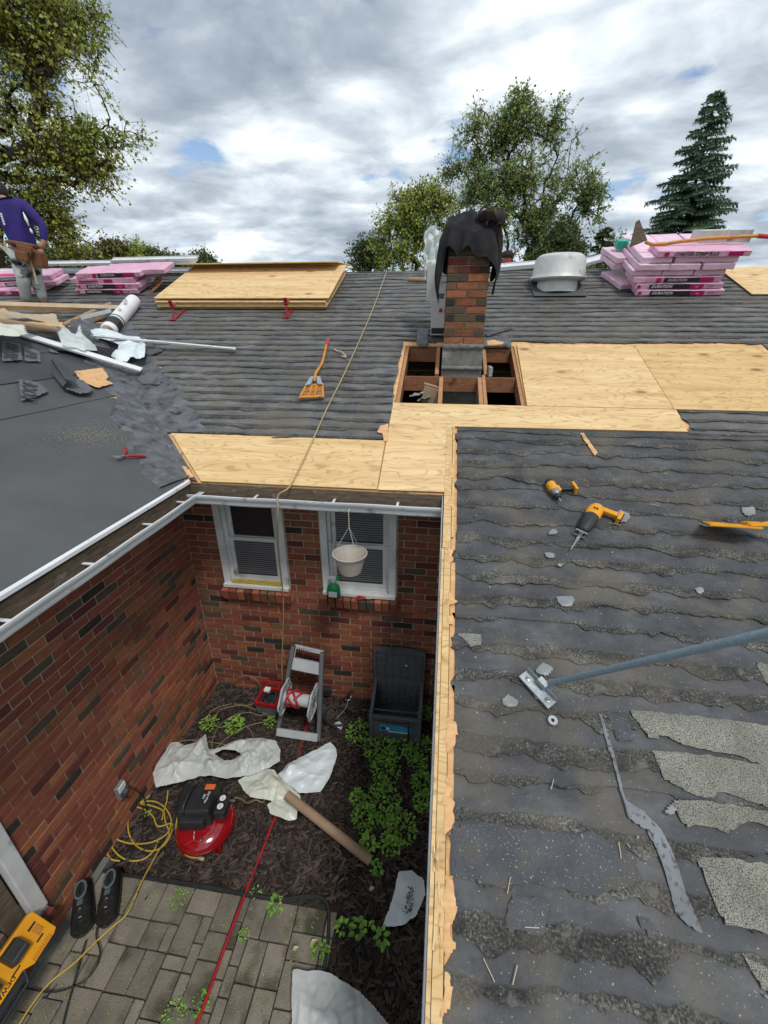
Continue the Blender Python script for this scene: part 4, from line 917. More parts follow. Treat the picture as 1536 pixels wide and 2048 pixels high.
# ---- shingle removal shovels
def shovel(M, label, mat='orange', grip=True, bend=.10, L=.95, clear=True):
    t = thing('shingle_shovel', label, 'shovel', M=M)
    b = MB(); w0, w1 = .075, .112    # blade from y=0 (teeth) to y=.29
    frames = [((-w1, .0), (-w0, .26), .022), ((w1, .0), (w0, .26), .022), ((-w1, .022), (w1, .022), .03), ((-w0, .235), (w0, .235), .03), ((-.10, .13), (.10, .13), .014), ((-.03, .02), (-.022, .24), .016), ((.03, .02), (.022, .24), .016)]
    for (p, q, wd) in frames:
        a = Vector((p[0], p[1], .012)); c = Vector((q[0], q[1], .02)); d = c-a; m = T(*((a+c)/2)) @ RZ(math.atan2(d.y, d.x)); b.box((0, 0, 0), (d.length, wd, .012), M=m)
    b.build('blade', mat, t, bevel=.002)
    MB().prism([(-w1*.95, .01, .004), (w1*.95, .01, .004), (w0*.95, .24, .012), (-w0*.95, .24, .012)], (0, 0, .004)).build('blade_plate', 'orangedirty' if mat == 'orange' else mat, t)
    tm = MB()
    for i in range(11):
        x = -w1+.01+i*(2*w1-.02)/10; tm.prism([(x-.009, .008, .006), (x+.009, .008, .006), (x, -.018, .004)], (0, 0, .004))
    tm.build('teeth', 'steel', t)
    sc = MB(); 
    for sx in (-1, 1): sc.prism([(sx*.03, .22, .022), (sx*.085, .20, .022), (sx*.05, .34, .03), (sx*.012, .35, .03)][::sx], (0, 0, .02))
    sc.build('socket_cover', 'metal' if clear else mat, t, bevel=.003)
    pts = smoothpts([(0, .27, .035), (.0, .40, .05), (.03, .62, .035), (bend, .85, .025), (bend*1.0, L, .025)], 5)
    MB().tube(pts, .0145, 8).build('handle', mat, t, smooth=True)
    if grip:
        MB().tube([pts[-1]-Vector((0, .005, 0)), pts[-1]+Vector((.005, .13, 0))], .019, 8).build('grip', 'grip', t, smooth=True)
    return t
P0 = RO(624, 803); P1 = RO(650, 690); d = P1-P0
shovel(roofM(P0, .12, .022), 'orange toothed shingle shovel with red grip lying alone mid roof', bend=.03, L=1.08)
# left of the plywood stack, blade tilted up
A = RO(318, 585); m = frame(A+NR*.05, Vector((.72, .5, -.35)), Vector((-.45, -.55, .7)))
shovel(m, 'rusty orange shovel propped between pink bundles and plywood stack', 'orangedirty', grip=True, bend=.0, L=.80, clear=False)
# right picture edge
A = RO(1400, 1062); yd = Vector((.93, -.30, .10)).normalized(); n_ = Vector((-.05, .34, .92)); n_ = (n_-n_.dot(yd)*yd).normalized()
shovel(frame(A+NR*.05, yd.cross(n_), n_), 'yellow toothed shovel cut by the right picture edge', 'yellow', grip=False, clear=False)
# on the right pile
ptop = BM(px_, py_, 7.3, -.20, .05) 
hA = (BM(px_, py_, 7.5, -.50, .10)).translation; hB = RP(5.85, 3.28)+NR*(H*8.4)
t = thing('shingle_shovel', 'worn orange handled shovel with red grip lying on top of the right pink pile', 'shovel', loc=hA)
dirv = (hB-hA)
MB().tube(smoothpts([hA, hA+dirv*.12+Vector((0, 0, -.03)), hA+dirv*.5, hB], 5), .019, 8).build('handle', 'orange', t, world=True, smooth=True)
MB().tube([hB-dirv*.02, hB+dirv*.12-Vector((0, 0, .02))], .024, 8).build('grip', 'grip', t, world=True, smooth=True)
bl_ = MB().prism([hA+Vector((.02, 0, .02)), hA+Vector((-.16, .02, -.05)), hA+Vector((-.14, .04, .22)), hA+Vector((-.10, .05, .24))], (0, .012, 0)).build('blade', 'fascia', t, world=True, bevel=.002)
# ---- tools on the near roof
# impact driver
Mi_ = roofM(RO(1108, 1003), 0, .02); u0 = RO(1102, 985); u1 = RO(1116, 1008); ux = (u1-u0)
t = thing('impact_driver', 'yellow and black cordless impact driver lying above the saw', 'power tool', M=frame(u0+NR*.045, ux, NR))
MB().lathe([(.0, -.055), (.026, -.052), (.033, -.04), (.034, .02), (.030, .03)], 16, M=RY(math.pi/2)).build('motor_housing', 'yellow', t, smooth=40)
MB().lathe([(.031, .028), (.030, .062), (.022, .08)], 16, M=RY(math.pi/2)).build('gear_case', 'steel', t, smooth=40)
MB().lathe([(.026, .074), (.02, .098), (.011, .104)], 16, M=RY(math.pi/2)).build('nose', 'black', t, smooth=40)
MB().lathe([(.006, .10), (.006, .13), (.004, .14)], 8, M=RY(math.pi/2)).build('bit', 'steel', t)
MB().lathe([(.028, -.068), (.034, -.055), (.034, -.04)], 16, M=RY(math.pi/2)).build('end_cap', 'black', t, smooth=40)
MB().box((.005, .085, -.012), (.036, .13, .03), M=RZ(-.1)).build('grip', 'black', t, bevel=.009)
MB().box((.012, .03, -.008), (.05, .04, .034)).build('trigger_block', 'yellow', t, bevel=.006)
MB().box((.02, .15, -.008), (.075, .018, .055)).build('battery_foot', 'yellow', t, bevel=.004); MB().box((.02, .161, -.008), (.06, .008, .045)).build('battery_rail', 'black', t, bevel=.002)
# reciprocating saw
u0 = RO(1163, 1068); u1 = RO(1196, 1015); ux = u1-u0
t = thing('reciprocating_saw', 'yellow and black reciprocating saw with bare blade pointing down the roof', 'power tool', M=frame(u0+NR*.045, ux, NR))
k = ux.length
MB().lathe([(.024, -.02), (.030, .0), (.042, .05), (.046, .11), (.040, .145)], 18, M=RY(math.pi/2) @ Matrix.Diagonal((.9, 1.1, 1, 1))).build('boot', 'black', t, smooth=True)
MB().lathe([(.040, .14), (.044, .16), (.042, .22), (.030, .25), (.012, .255)], 18, M=RY(math.pi/2) @ Matrix.Diagonal((.9, 1.15, 1, 1))).build('motor_housing', 'yellow', t, smooth=40)
MB().box((.232, -.085, 0), (.038, .11, .034), M=RZ(.05)).build('handle', 'yellow', t, bevel=.009)
MB().box((.225, -.145, 0), (.075, .022, .056)).build('battery_foot', 'yellow', t, bevel=.004); MB().box((.225, -.158, 0), (.06, .01, .046)).build('battery_rail', 'black', t)
text('lettering', 'XR', .026, 'black', t, T(.18, 0, .042) @ RZ(-1.5), ext=.002)
sh = MB(); 
for q in [(( -.045, 0, .022), (.012, .075, .006)), ((-.045, 0, -.022), (.012, .075, .006)), ((-.045, .036, 0), (.012, .006, .044)), ((-.045, -.036, 0), (.012, .006, .044)), ((-.045, .0, 0), (.01, .010, .044))]: sh.box(*q)
sh.build('shoe', 'steel', t, bevel=.002)
MB().prism([(-.03, -.011, -.001), (-.19, .0, -.016), (-.19, .006, -.016), (-.03, .011, -.001)], (0, 0, .002)).build('saw_blade', 'steel', t)
# tin snips on the felt
sn = LR(245, 916, .02); t = thing('tin_snips', 'open red handled tin snips on the dark felt', 'snips', M=frame(sn, LR(280, 920)-LR(215, 920), NL))
MB().tube([(0, 0, .012), (.05, .008, .014), (.13, .006, .012), (.16, .004, .01)], [.006, .011, .012, .006], 8).build('handle', 'red', t, smooth=True)
MB().tube([(0, 0, .012), (.03, .05, .014), (.055, .115, .016), (.06, .135, .016)], [.006, .011, .012, .005], 8).build('handle', 'red', t, smooth=True)
MB().prism([(0, .008, .01), (-.09, .0, .01), (-.02, -.014, .01), (.02, -.004, .01)], (0, 0, .006)).build('jaw', 'steel', t, bevel=.001)
MB().prism([(0, .012, .016), (-.03, -.03, .016), (-.06, -.038, .016), (.018, -.004, .016)], (0, 0, .005)).build('jaw', 'steel', t, bevel=.001)
MB().lathe([(.009, 0), (.009, .008)], 10, M=T(0, 0, .016)).build('pivot', 'steel', t)
# steel pole with its bracket
pe = RO(1092, 1368, .045); d2 = ray(1536, 1266)*1.16; p2_ = CAM+d2; far_ = p2_+(p2_-pe)*1.3
t = thing('steel_pole', 'galvanised steel pole with bolted bracket foot resting on the near roof', 'pole', loc=pe)
MB().tube([pe, far_], .0140, 14).build('pole', 'pipe', t, world=True, smooth=40)
bx = (RO(1098, 1402)-RO(1050, 1350)); M = frame(RO(1074, 1378, .028), bx, NR)
bl = bx.length*1.22; b = MB(); b.box((0, 0, 0), (bl, .058, .005)); b.box((0, .029, .016), (bl, .004, .036)); b.box((0, -.029, .004), (bl, .004, .012)); b.box((0, .03, .03), (.05, .03, .03))
o = b.build('bracket', 'metal', t, bevel=.002); o.matrix_local = INV[t.name] @ M
for x in (-.32, .34): 
    q = MB().lathe([(.012, 0), (.012, .006), (.007, .007), (.006, .016)], 8, M=T(x*bl, 0, .002)).build('bolt', 'steel', t); q.matrix_local = INV[t.name] @ M
M = frame(RO(1105, 1441, .02), X3, NR); t = tag(MB().lathe([(.008, .002), (.008, .0), (.022, .0), (.022, .006), (.014, .009), (.008, .005)], 18, caps=False).build('washer', 'lgray', smooth=True), 'small gray rubber washer below the pole bracket', 'washer'); t.matrix_world = M
# air hose over the roof, gutter and wall
hp = [RP(1.36, 4.03, .03)]+[RO(u, v, .024) for u, v in [(770, 552), (745, 620), (715, 690), (685, 755), (655, 815), (628, 875), (600, 935), (578, 975)]]
hp += [Vector((1.13, -.47, 2.492)), BW(556, 1020, -.50), BW(555, 1050, -.47), BW(557, 1100, -.30), BW(563, 1160, -.12), BW(567, 1200, -.06), BW(566, 1260, -.015), BW(564, 1330, -.012), BW(566, 1400, -.02)]
t = MB().tube(smoothpts(hp, 5), .0065, 7).build('air_hose', 'airhose', smooth=True, loc=hp[0]); tag(t, 'long tan air hose running from the ridge over the gutter down the wall', 'hose')
# ---- round roof vent
vp = RP(3.72, 3.33); t = thing('roof_vent', 'round aluminium roof vent dome near the ridge', 'roof vent', loc=vp+Vector((0, 0, .06)))
MB().lathe([(.26, -.1), (.25, .02), (.28, .06)], 28).build('neck', 'ventw', t, smooth=40)
MB().lathe([(.30, .03), (.345, .045), (.355, .06), (.325, .11), (.315, .25), (.295, .30), (.25, .33), (.05, .345), (.01, .343)], 40).build('dome', 'ventw', t, smooth=30)
o = MB().box((0, 0, .0), (.66, .66, .006)).build('flashing_plate', 'felt', t, bevel=.002); o.matrix_local = T(0, 0, -.06) @ RX(math.radians(22.62)) @ T(0, 0, .03)
tag(patch('plastic_scrap', [(1140, 558), (1155, 556), (1160, 572), (1148, 576), (1138, 570)], 'film', .05, bump=.04), 'white scrap', 'scrap') if False else None
# ---- cartons stacked behind the chimney
def carton(M, w_, d_, h_, label, k=0):
    t = thing('carton', label, 'box', M=M, group='white cartons beside the chimney')
    MB().box((0, 0, h_/2), (w_, d_, h_)).build('carton_body', 'cardw', t, bevel=.004)
    MB().box((0, 0, h_+.002), (w_*.98, .05, .002)).build('tape', 'lgray', t)
    f = -d_/2-.002
    if k == 0:
        MB().box((-.10, f, .25), (.035, .003, .04)).build('logo_panel', 'magenta', t)
        text('lettering', '4 Inch\nPipe Boot', .032, 'blackprint', t, T(.0, f-.001, .25) @ RX(math.pi/2)); MB().box((0, f, .045), (w_*.96, .003, .06)).build('print_band', 'blackprint', t)
    else:
        for i, (a, b_, c, e) in enumerate([(-.08, .22, .05, .14), (-.02, .24, .10, .008), (-.02, .18, .10, .008), (-.07, .05, .07, .05)]): MB().box((a, f, b_), (c, .002, e)).build('print_panel', 'lgray' if i == 0 else 'gray', t)
    return t
b0 = RP(2.12+.20, 2.02, .015)
carton(T(*b0) @ RZ(.03) @ RX(.12), .40, .26, .35, 'lower white carton with a small red square, standing left of the chimney')
carton(T(b0.x-.03, b0.y+.0, b0.z+.34) @ RZ(-.03) @ RX(.12), .44, .30, .34, 'upper white carton with printed panel and barcode, left of the chimney', 1)
c = T(b0.x-.02, b0.y+.10, b0.z+.70); 
def filmf(a, b): return Vector((2.02+a*.22+.03*noise.noise(Vector((a*4, b*4, 3))), 2.0+.08*a+.12*noise.noise(Vector((a*5, b*5, 9))), 4.10+b*.50*(1-.3*abs(a-.35))+.03*noise.noise(Vector((a*6, b*6, 1)))))
tag(MB().grid(14, 18, filmf).build('plastic_wrap', 'film', loc=(2.1, 2.1, 4.1)), 'white crumpled carton film sticking up between cartons and jacket', 'plastic wrap')
tag(patch('paper_scrap', [(836, 652), (858, 664), (860, 672)], 'whiteprint', .06, parent=None, res=.012), 'a', 'b') if False else None
# ---- cardboard tubes behind
def tubething(name, label, cat, pts, r, mat, group=None, hollow=False, seg=14):
    t = thing(name, label, cat, loc=pts[0], group=group); MB().tube(pts, r, seg).build('tube', mat, t, world=True, smooth=50)
    if hollow:
        d = (Vector(pts[-1])-Vector(pts[0])).normalized(); p = Vector(pts[-1]); MB().tube([p-d*.01, p+d*.0012], r*.84, seg).build('dark_bore_disc', 'blackprint', t, world=True)  # black end disc stands in for the shade inside the tube
    return t
tubething('cardboard_tube', 'brown cardboard tube lying left of the cartons', 'tube', [RO(818, 559, .03), RO(900, 562, .03)], .032, 'card'); tubething('cardboard_tube', 'pale stub of cardboard tube right of the chimney', 'tube', [RO(955, 563, .03), RO(990, 562, .03)], .03, 'kraft')
# ---- drip edge lengths
def channel(p, q, wd, label, ht=.03, group='loose lengths of white drip edge'):
    p = Vector(p); q = Vector(q); t = thing('drip_edge_length', label, 'metal trim', loc=p, group=group); d = q-p; du = d.normalized(); M = frame(p, d, NR-NR.dot(du)*du); L = d.length
    MB().box((L/2, 0, 0), (L, wd, .004), M=M).build('flange', 'gutterw', t, world=True); MB().box((L/2, -wd/2, -ht/2+.004), (L, .004, ht), M=M).build('lip', 'gutterw', t, world=True); MB().box((L/2, wd/2, .008), (L, .004, .02), M=M).build('hem', 'gutterw', t, world=True)
    return t
channel(RO(470, 698, .05), RO(185, 672, .16), .05, 'slim white drip edge pointing right over the torn plastic')
channel(RO(282, 740, .07), LP(-1.92, .74, .05), .085, 'white drip edge slanting down across the membrane')
channel(RP(2.75, 3.98, .06), RP(4.02, 4.15, .09), .12, 'white drip edge on the ridge between chimney and vent', .05)
channel(RP(3.95, 3.98, .06), RP(4.55, 4.22, .12), .14, 'white drip edge on the ridge right of the vent', .04)
for i, (z, x0, x1) in enumerate([(.04, -5.2, -1.55), (.15, -4.6, -1.62), (.19, -3.0, -1.6)]):
    channel(RP(x0, 4.0-.03*i, z+.07), RP(x1, 3.98+.03*i, z+.05), .10, ['lowest long white trim length along the ridge behind the bundles', 'middle long white trim length along the ridge behind the bundles', 'topmost white trim length along the ridge behind the bundles'][i], .035)
# ---- left roof clutter
A, B_ = RO(216, 663, .07), RO(268, 602, .09)
t = thing('underlayment_roll', 'white printed roll of underlayment lying left of the plywood stack', 'roll', loc=A)
d = (B_-A).normalized(); MB().tube([A, A+d*.02, B_-d*.02, B_], [.085, .09, .09, .085], 22).build('roll', 'whiteprint', t, world=True, smooth=50)
MB().tube([A-d*.002, A], .075, 20).build('roll_end', 'kraft', t, world=True); MB().tube([A+d*.08, A+d*.24], .0915, 22, caps=False).build('label_band', 'blackprint', t, world=True, smooth=True); MB().tube([A+d*.27, A+d*.30], .0915, 22, caps=False).build('label_stripe', 'green', t, world=True, smooth=True)
Mt = frame((A+B_)/2+NR*.092-Y3*.0, d, (NR*.75-Y3*.6)); 
for i, s_ in enumerate(['Pro', 'Armor']): text('lettering', s_, .08, 'gray', t, INV[t.name] @ (frame(A+d*(.42+.2*i)+(NR*.6-Y3*.35+X3*.35).normalized()*.093, d, (NR*.6-Y3*.35+X3*.35))), ext=.001, shear=.2)
tubething('wooden_plank', 'long tan wooden plank lying level at the far left', 'plank', [RP(-4.6, 2.2, .30), RO(245, 618, .08)], [.05, .045], 'kraft', seg=4)
tubething('cardboard_tube', 'brown cardboard tube slanting behind the plastic, left side', 'tube', [RO(128, 650, .06), RO(222, 608, .10)], .03, 'card')
tubething('cardboard_tube', 'tan cardboard tube crossing in front of the kraft paper', 'tube', [LR(-30, 640, .20), LR(110, 660, .12)], .035, 'card')
tubething('wooden_plank', 'gray metal faced board under the roll', 'plank', [RO(165, 640, .05), RO(225, 625, .08)], .05, 'metal', seg=4)
def crumple(name, label, cat, px, z, mat, amp=.06, surf='L', res=.022, fr=5, seed=0, floor=0, hole=None):
    P = [(LR(u, v, z) if surf == 'L' else RO(u, v, z) if surf == 'R' else GR(u, v, z)) for u, v in px]
    c = sum(P, Vector())/len(P); nn = NL if surf == 'L' else NR if surf == 'R' else Z3
    M = frame(c, X3 if surf != 'L' else Y3, nn); Mi = M.inverted(); Q = [(Mi @ p) for p in P]; Q = [(q.x, q.y) for q in Q]
    qx = [q[0] for q in Q]; qy = [q[1] for q in Q]; r7 = random.Random(seed*13+1); size = max(max(qx)-min(qx), max(qy)-min(qy)); CR = []
    for _ in range(int(46*max(1, size/.5))):
        an = r7.uniform(0, 6.28) if r7.random() < .5 else r7.gauss(seed*.7, .35)
        CR.append((r7.uniform(min(qx), max(qx)), r7.uniform(min(qy), max(qy)), math.cos(an), math.sin(an), r7.uniform(.07, .30)*size/.8, r7.choice((r7.uniform(.010, .022), r7.uniform(.010, .022), r7.uniform(.03, .07))), r7.choice((1, 1, -.7))*r7.uniform(.06, .20)))
    def zf(x, y, d):
        h = .40*noise.noise(Vector((x*fr*.8, y*fr*.8, seed)))+.16
        wx = x+.012*noise.noise(Vector((x*14, y*14, seed))); wy = y+.012*noise.noise(Vector((x*14, y*14, seed+5)))
        for (a_, b_, c_, s_, L_, w_, k_) in CR:
            dx, dy = wx-a_, wy-b_; al = dx*c_+dy*s_
            if abs(al) > L_: continue
            ac = abs(-dx*s_+dy*c_)
            if ac < w_: h += k_*(1-ac/w_)*(1-(al/L_)**2)*(w_/.04)**.5
        return max(floor, amp*h*(.25+.75*min(1, d/.05)))
    R_ = []
    for i in range(len(Q)):
        a = Vector(Q[i]); b_ = Vector(Q[(i+1) % len(Q)]); n = max(1, int((b_-a).length/(res*1.2)))
        for t_ in range(n):
            p = a.lerp(b_, t_/n); j = .007*noise.noise(Vector((p.x*18, p.y*18, seed))); R_.append((p.x+j, p.y-j))
    hs_ = ()
    if hole: hs_ = ([tuple((Mi @ GR(u, v, z))[:2]) for u, v in hole],)
    mb = sheet(R_, res, zf, M=M, holes=hs_); o = mb.build(name, mat, loc=c, smooth=True); tag(o, label, cat); return o
crumple('plastic_wrap', 'crumpled white printed plastic by the roll', 'plastic wrap', [(110, 658), (128, 652), (150, 672), (160, 648), (165, 670), (190, 690), (195, 702), (165, 703), (150, 695), (125, 695), (118, 675)], .10, 'film', .12, res=.02, fr=7, seed=2)
crumple('plastic_wrap', 'torn white plastic sheet under the drip edge end', 'plastic wrap', [(173, 660), (215, 658), (250, 672), (280, 675), (292, 690), (290, 715), (278, 722), (262, 712), (255, 725), (235, 722), (222, 714), (235, 700), (238, 690), (215, 680), (190, 676)], .10, 'bluefilm', .10, surf='R', res=.022, fr=6, seed=5)
crumple('kraft_paper', 'large crumpled tan kraft paper at the far left', 'paper', [(-60, 622), (60, 628), (110, 630), (122, 650), (110, 655), (80, 640), (30, 640), (-60, 655)], .16, 'kraft', .16, res=.05, fr=3, seed=9)
crumple('paper_wrap', 'cream translucent paper bunched at the left picture edge', 'paper', [(-40, 645), (20, 640), (50, 652), (56, 664), (40, 674), (-40, 672)], .18, 'filmy', .12, res=.04, fr=4, seed=12)
crumple('tar_paper', 'black tar paper bunched under the white plastic', 'paper', [(115, 690), (180, 690), (235, 700), (240, 715), (180, 712), (110, 700)], .05, 'cloth', .06, res=.03, fr=6, seed=15)
# bits beside the right pile
t = tag(MB().box((0, 0, .05), (.17, .12, .10)).build('plastic_tub', 'teal', bevel=.012), 'small teal plastic tub on the bunched pink packages', 'tub'); t.matrix_world = BM(4.54, 3.76, 4.7)
cc = BM(px_, py_, 6.6, .42, .30); t = thing('cement_carton', 'gray carton with white strap on top of the right pile', 'box', M=cc @ RX(-.2))
MB().box((0, 0, .06), (.55, .28, .13)).build('carton_body', 'ventw', t, bevel=.004); MB().box((0, -.142, .06), (.018, .004, .14)).build('strap', 'white', t); text('lettering', 'FELT', .045, 'blackprint', t, T(.06, -.143, .035) @ RX(math.pi/2))
# black jacket draped over the chimney top
J = thing('jacket', 'black hooded jacket thrown over the top of the chimney', 'jacket', loc=(2.465, 1.48, 4.4))
def bump_(th, c, w_): 
    d = (th-c+math.pi) % (2*math.pi)-math.pi; return math.exp(-(d/w_)**2)
TL = [(random.Random(k_).uniform(-.2, .2), random.Random(k_+50).uniform(-.2, .2), random.Random(k_+90).uniform(0, 3.14), random.Random(k_+130).uniform(.03, .07), random.Random(k_+170).uniform(.015, .05)) for k_ in range(16)]
def jf(a, b):
    th = a*6.28318; cx_, sx_ = math.cos(th), math.sin(th); e = min(.205/max(abs(cx_), 1e-3), .205/max(abs(sx_), 1e-3), .26)
    drop = .14+.46*bump_(th, 3.72, .24)+.34*bump_(th, 5.60, .26)+.25*bump_(th, .3, .5)+.10*bump_(th, 2.4, .6)+.04*math.sin(th*9)
    r = b*(e+drop+.05)
    pl = .5+.5*math.sin(th*11+1.3*math.sin(th*3)); pl = .6*pl**.6+.4*abs(math.sin(th*7+.8))
    if r < e:
        k = r/e; x, y = cx_*r, sx_*r; z = 4.45+.09*(1-k*k)+.04*math.sin(th*2+1)*k
        for (a_, b_, c_, w_, k_) in TL:
            d = abs((x-a_)*math.sin(c_)-(y-b_)*math.cos(c_))
            if d < w_: z += .55*k_*(1-d/w_)
        z += .02*(1-k)+.05*pl*k*.5
    else:
        dwn = r-e; h = e+.012+(.018+.055*pl)*min(1, dwn*6)+.02*dwn; x, y = cx_*h, sx_*h
        z = 4.47+.04*math.sin(th*2+1)-.01-max(0, dwn-.02)+.025*pl
        x += .05*math.sin(dwn*9+th*2)*dwn
    q = noise.noise_vector(Vector((x*16, y*16, z*7)))*.008
    return Vector((2.462+x, 1.475+y, z-.03))+q
MB().grid(180, 50, jf).build('body', 'cloth', J, world=True, smooth=True)
def sleeve(pts, rs, mat='cloth', nm='sleeve', seed=0):
    P = smoothpts(pts, 9); n = len(P); mb = MB(); rr_ = [rs[0]+(rs[1]-rs[0])*i/(n-1) for i in range(n)]
    mb.tube(P, rr_, 22); mb.v = [tuple(Vector(v)+noise.noise_vector(Vector(v)*8+Vector((seed, 0, 0)))*.030+noise.noise_vector(Vector((v[0]*22, v[1]*22, v[2]*10)))*.020) for v in mb.v]
    mb.build(nm, mat, J, world=True, smooth=True)
F = 1.24
sleeve([BW(962, 436, F+.1), BW(982, 428, F+.04), BW(1000, 434, F+.02), BW(998, 448, F+.02)], (.05, .035), 'cloth2', 'hood', seed=9)
sleeve([BW(985, 440, F+.08), BW(996, 470, F+.10), BW(993, 505, F+.12), BW(990, 527, F+.12)], (.045, .03), 'cloth2', 'sleeve', seed=7)
tag(MB().grid(8, 5, lambda a, b: BW(955+a*28, 420+b*8+4*math.sin(a*9), 1.35)).build('plastic_scrap', 'film', loc=(2.6, 1.35, 4.6)), 'shred of white plastic behind the jacket', 'plastic scrap')
# small chips of debris scattered on the roof
db = MB()
for i in range(260):
    if rr.random() < .5: x, y = rr.uniform(-1.5, 5), rr.uniform(.2, 3.9)
    else: x, y = rr.uniform(2.5, 4.5), rr.uniform(-2.8, .3)
    if 1.8 < x < 5.5 and .35 < y < 1.8: continue
    if x < -y+.4 or (x < 1.9 and y < .15): continue
    s_ = rr.choice([.002, .003, .003, .006]); db.box((0, 0, 0), (s_*rr.uniform(1, 2.5), s_, .002), M=roofM(RP(x, y, .022), rr.uniform(0, 3)) @ RX(.3))
tag(db.build('roof_debris', 'scrap', kind='stuff'), 'tiny pale chips and nails scattered over the torn shingles', 'debris')
sw = MB()
for (u, v, a, L) in [(1240, 1700, 1.5, .05), (1018, 1770, 1.3, .05), (978, 1940, -1.0, .06), (1030, 1950, 1.2, .05), (1064, 1855, .1, .05), (1105, 1568, 1.2, .04), (1310, 1010, -.3, .06), (1230, 1048, -.3, .07), (1600, 1470, .8, .08)]:
    sw.box((0, 0, 0), (L, .0028, .002), M=roofM(RO(u, v, .025), a))
tag(sw.build('wood_slivers', 'kraft', kind='stuff'), 'thin pale wood slivers lying on the near roof', 'debris')
tw = thing('wood_offcut', 'small curled wood offcut right of the lone shovel', 'offcut', loc=RO(680, 705, .02))
MB().tube(smoothpts([RO(668, 698, .03), RO(675, 702, .03), RO(684, 704, .04), RO(692, 714, .03), RO(683, 712, .03)], 4), .009, 5).build('offcut', 'kraft', tw, world=True)
sdm = MB()
for i in range(800):
    u, v = rr.gauss(195, 50), rr.gauss(868, 12); c = LR(u, v, .0135 if u < 230 else .009); s_ = rr.uniform(.001, .0028); sdm.box((0, 0, 0), (s_*2, s_, .002), M=frame(c, Vector((rr.uniform(-1, 1), rr.uniform(-1, 1), 0)), NL))
tag(sdm.build('sawdust', 'kraft', kind='stuff'), 'dusting of pale sawdust on the dark felt above the snips', 'sawdust')
# ================================================================== things in the courtyard
# ---- hanging pot
ytop = -.50; top_ = BW(697, 1022, ytop); pc = BW(700, 1118, ytop)
P = thing('hanging_pot', 'beige plastic pot hanging on cords from the gutter before the right window', 'pot', loc=(pc.x, pc.y, pc.z))
hw = (BW(735, 1095, ytop).x-BW(667, 1095, ytop).x)/2; hgt = .145; zb = BW(700, 1138, ytop).z-pc.z-.02
MB().lathe([(hw*.60, zb), (hw*.66, zb+.004), (hw*.93, zb+hgt), (hw*1.0, zb+hgt+.002), (hw*1.03, zb+hgt+.016), (hw*.97, zb+hgt+.018), (hw*.9, zb+hgt-.003), (hw*.62, zb+.012), (.001, zb+.012)], 32).build('pot', 'pot', P, smooth=35)
rimz = zb+hgt+.01
for k_ in range(3):
    a = 1.2+k_*2.094; MB().tube([(hw*.97*math.cos(a), hw*.97*math.sin(a), rimz), ((top_.x-pc.x), 0, top_.z-pc.z-.13)], .0022, 5).build('cord', 'pot', P)
MB().tube(smoothpts([(top_.x-pc.x, 0, top_.z-pc.z-.14), (top_.x-pc.x, 0, top_.z-pc.z-.03), (top_.x-pc.x, .0, top_.z-pc.z+.0), (top_.x-pc.x+.006, .02, top_.z-pc.z+.01)], 4), .004, 6).build('hook', 'pot', P)
# ---- spray bottle and pliers on the sill
bp_ = BW(668, 1190, -.05); t = thing('spray_bottle', 'green spray bottle standing on the right window sill', 'bottle', M=T(bp_.x, -.05, 1.335) @ Matrix.Scale(1.3, 4))
MB().lathe([(.036, 0), (.042, .006), (.042, .06), (.036, .085), (.018, .105), (.014, .12)], 18, M=Matrix.Diagonal((1.15, .7, 1, 1))).build('body', 'green', t, smooth=40)
MB().box((0, -.0305, .032), (.06, .002, .045)).build('label', 'whiteprint', t); MB().lathe([(.013, .115), (.015, .12), (.013, .14)], 12).build('collar', 'lgray', t, smooth=40)
MB().box((.0, 0, .15), (.055, .022, .025)).build('nozzle', 'lgray', t, bevel=.006); MB().box((.032, 0, .152), (.022, .026, .026)).build('trigger', 'green', t, bevel=.005)
pl = BW(726, 1196, -.07); t = thing('pliers', 'red handled pliers lying on the right window sill', 'pliers', loc=(pl.x, -.06, 1.335))
for dy in (-.012, .012): MB().tube(smoothpts([(-.06, dy*1.4, .01), (-.02, dy*1.2, .012), (.03, dy*.3, .01)], 4), .007, 7).build('handle', 'red', t, smooth=True)
MB().tube([(.02, 0, .01), (.06, 0, .01), (.10, .01, .008)], [.01, .009, .003], 6).build('jaws', 'kraft', t)
# ---- hose reel cart
a0 = GR(548, 1478); a1 = GR(640, 1492); b0_ = BW(590, 1290, -.10); b1_ = BW(648, 1302, -.10)
R_ = thing('hose_reel_cart', 'gray hose reel cart leaning against the brick wall with little red hose', 'hose reel', loc=a0.lerp(a1, .5))
F_ = [GR(552, 1474, .02), GR(634, 1488, .02)]; Tn = [b0_+Vector((0, 0, 0)), b1_]
def rail(a, b_, w_, d_, mat, nm):
    a, b_ = Vector(a), Vector(b_); d = b_-a; M = frame((a+b_)/2, d, Vector((0, -1, .5))); return MB().box((0, 0, 0), (d.length, w_, d_), M=M).build(nm, mat, R_, world=True, bevel=.006)
for s_ in (0, 1): rail(F_[s_], Tn[s_], .038, .055, 'gray', 'side_rail')
L0 = lambda f, s_: F_[s_].lerp(Tn[s_], f)
rail(L0(.06, 0), L0(.06, 1), .07, .03, 'lgray', 'cross_bar'); rail(L0(.985, 0), L0(.985, 1), .035, .035, 'lgray', 'handle')
for f in (.93,):
    for s_ in (0, 1): rail(L0(.80, s_)+Vector((.012-.024*s_, -.01, 0)), L0(.98, s_)+Vector((.012-.024*s_, -.01, 0)), .022, .02, 'lgray', 'handle_post')
for i in range(12):
    c = L0(.985, 0).lerp(L0(.985, 1), .12+.76*i/11); MB().box(tuple(c+Vector((0, -.017, .006))), (.007, .006, .022)).build('grip_slot', 'gray', R_, world=True)
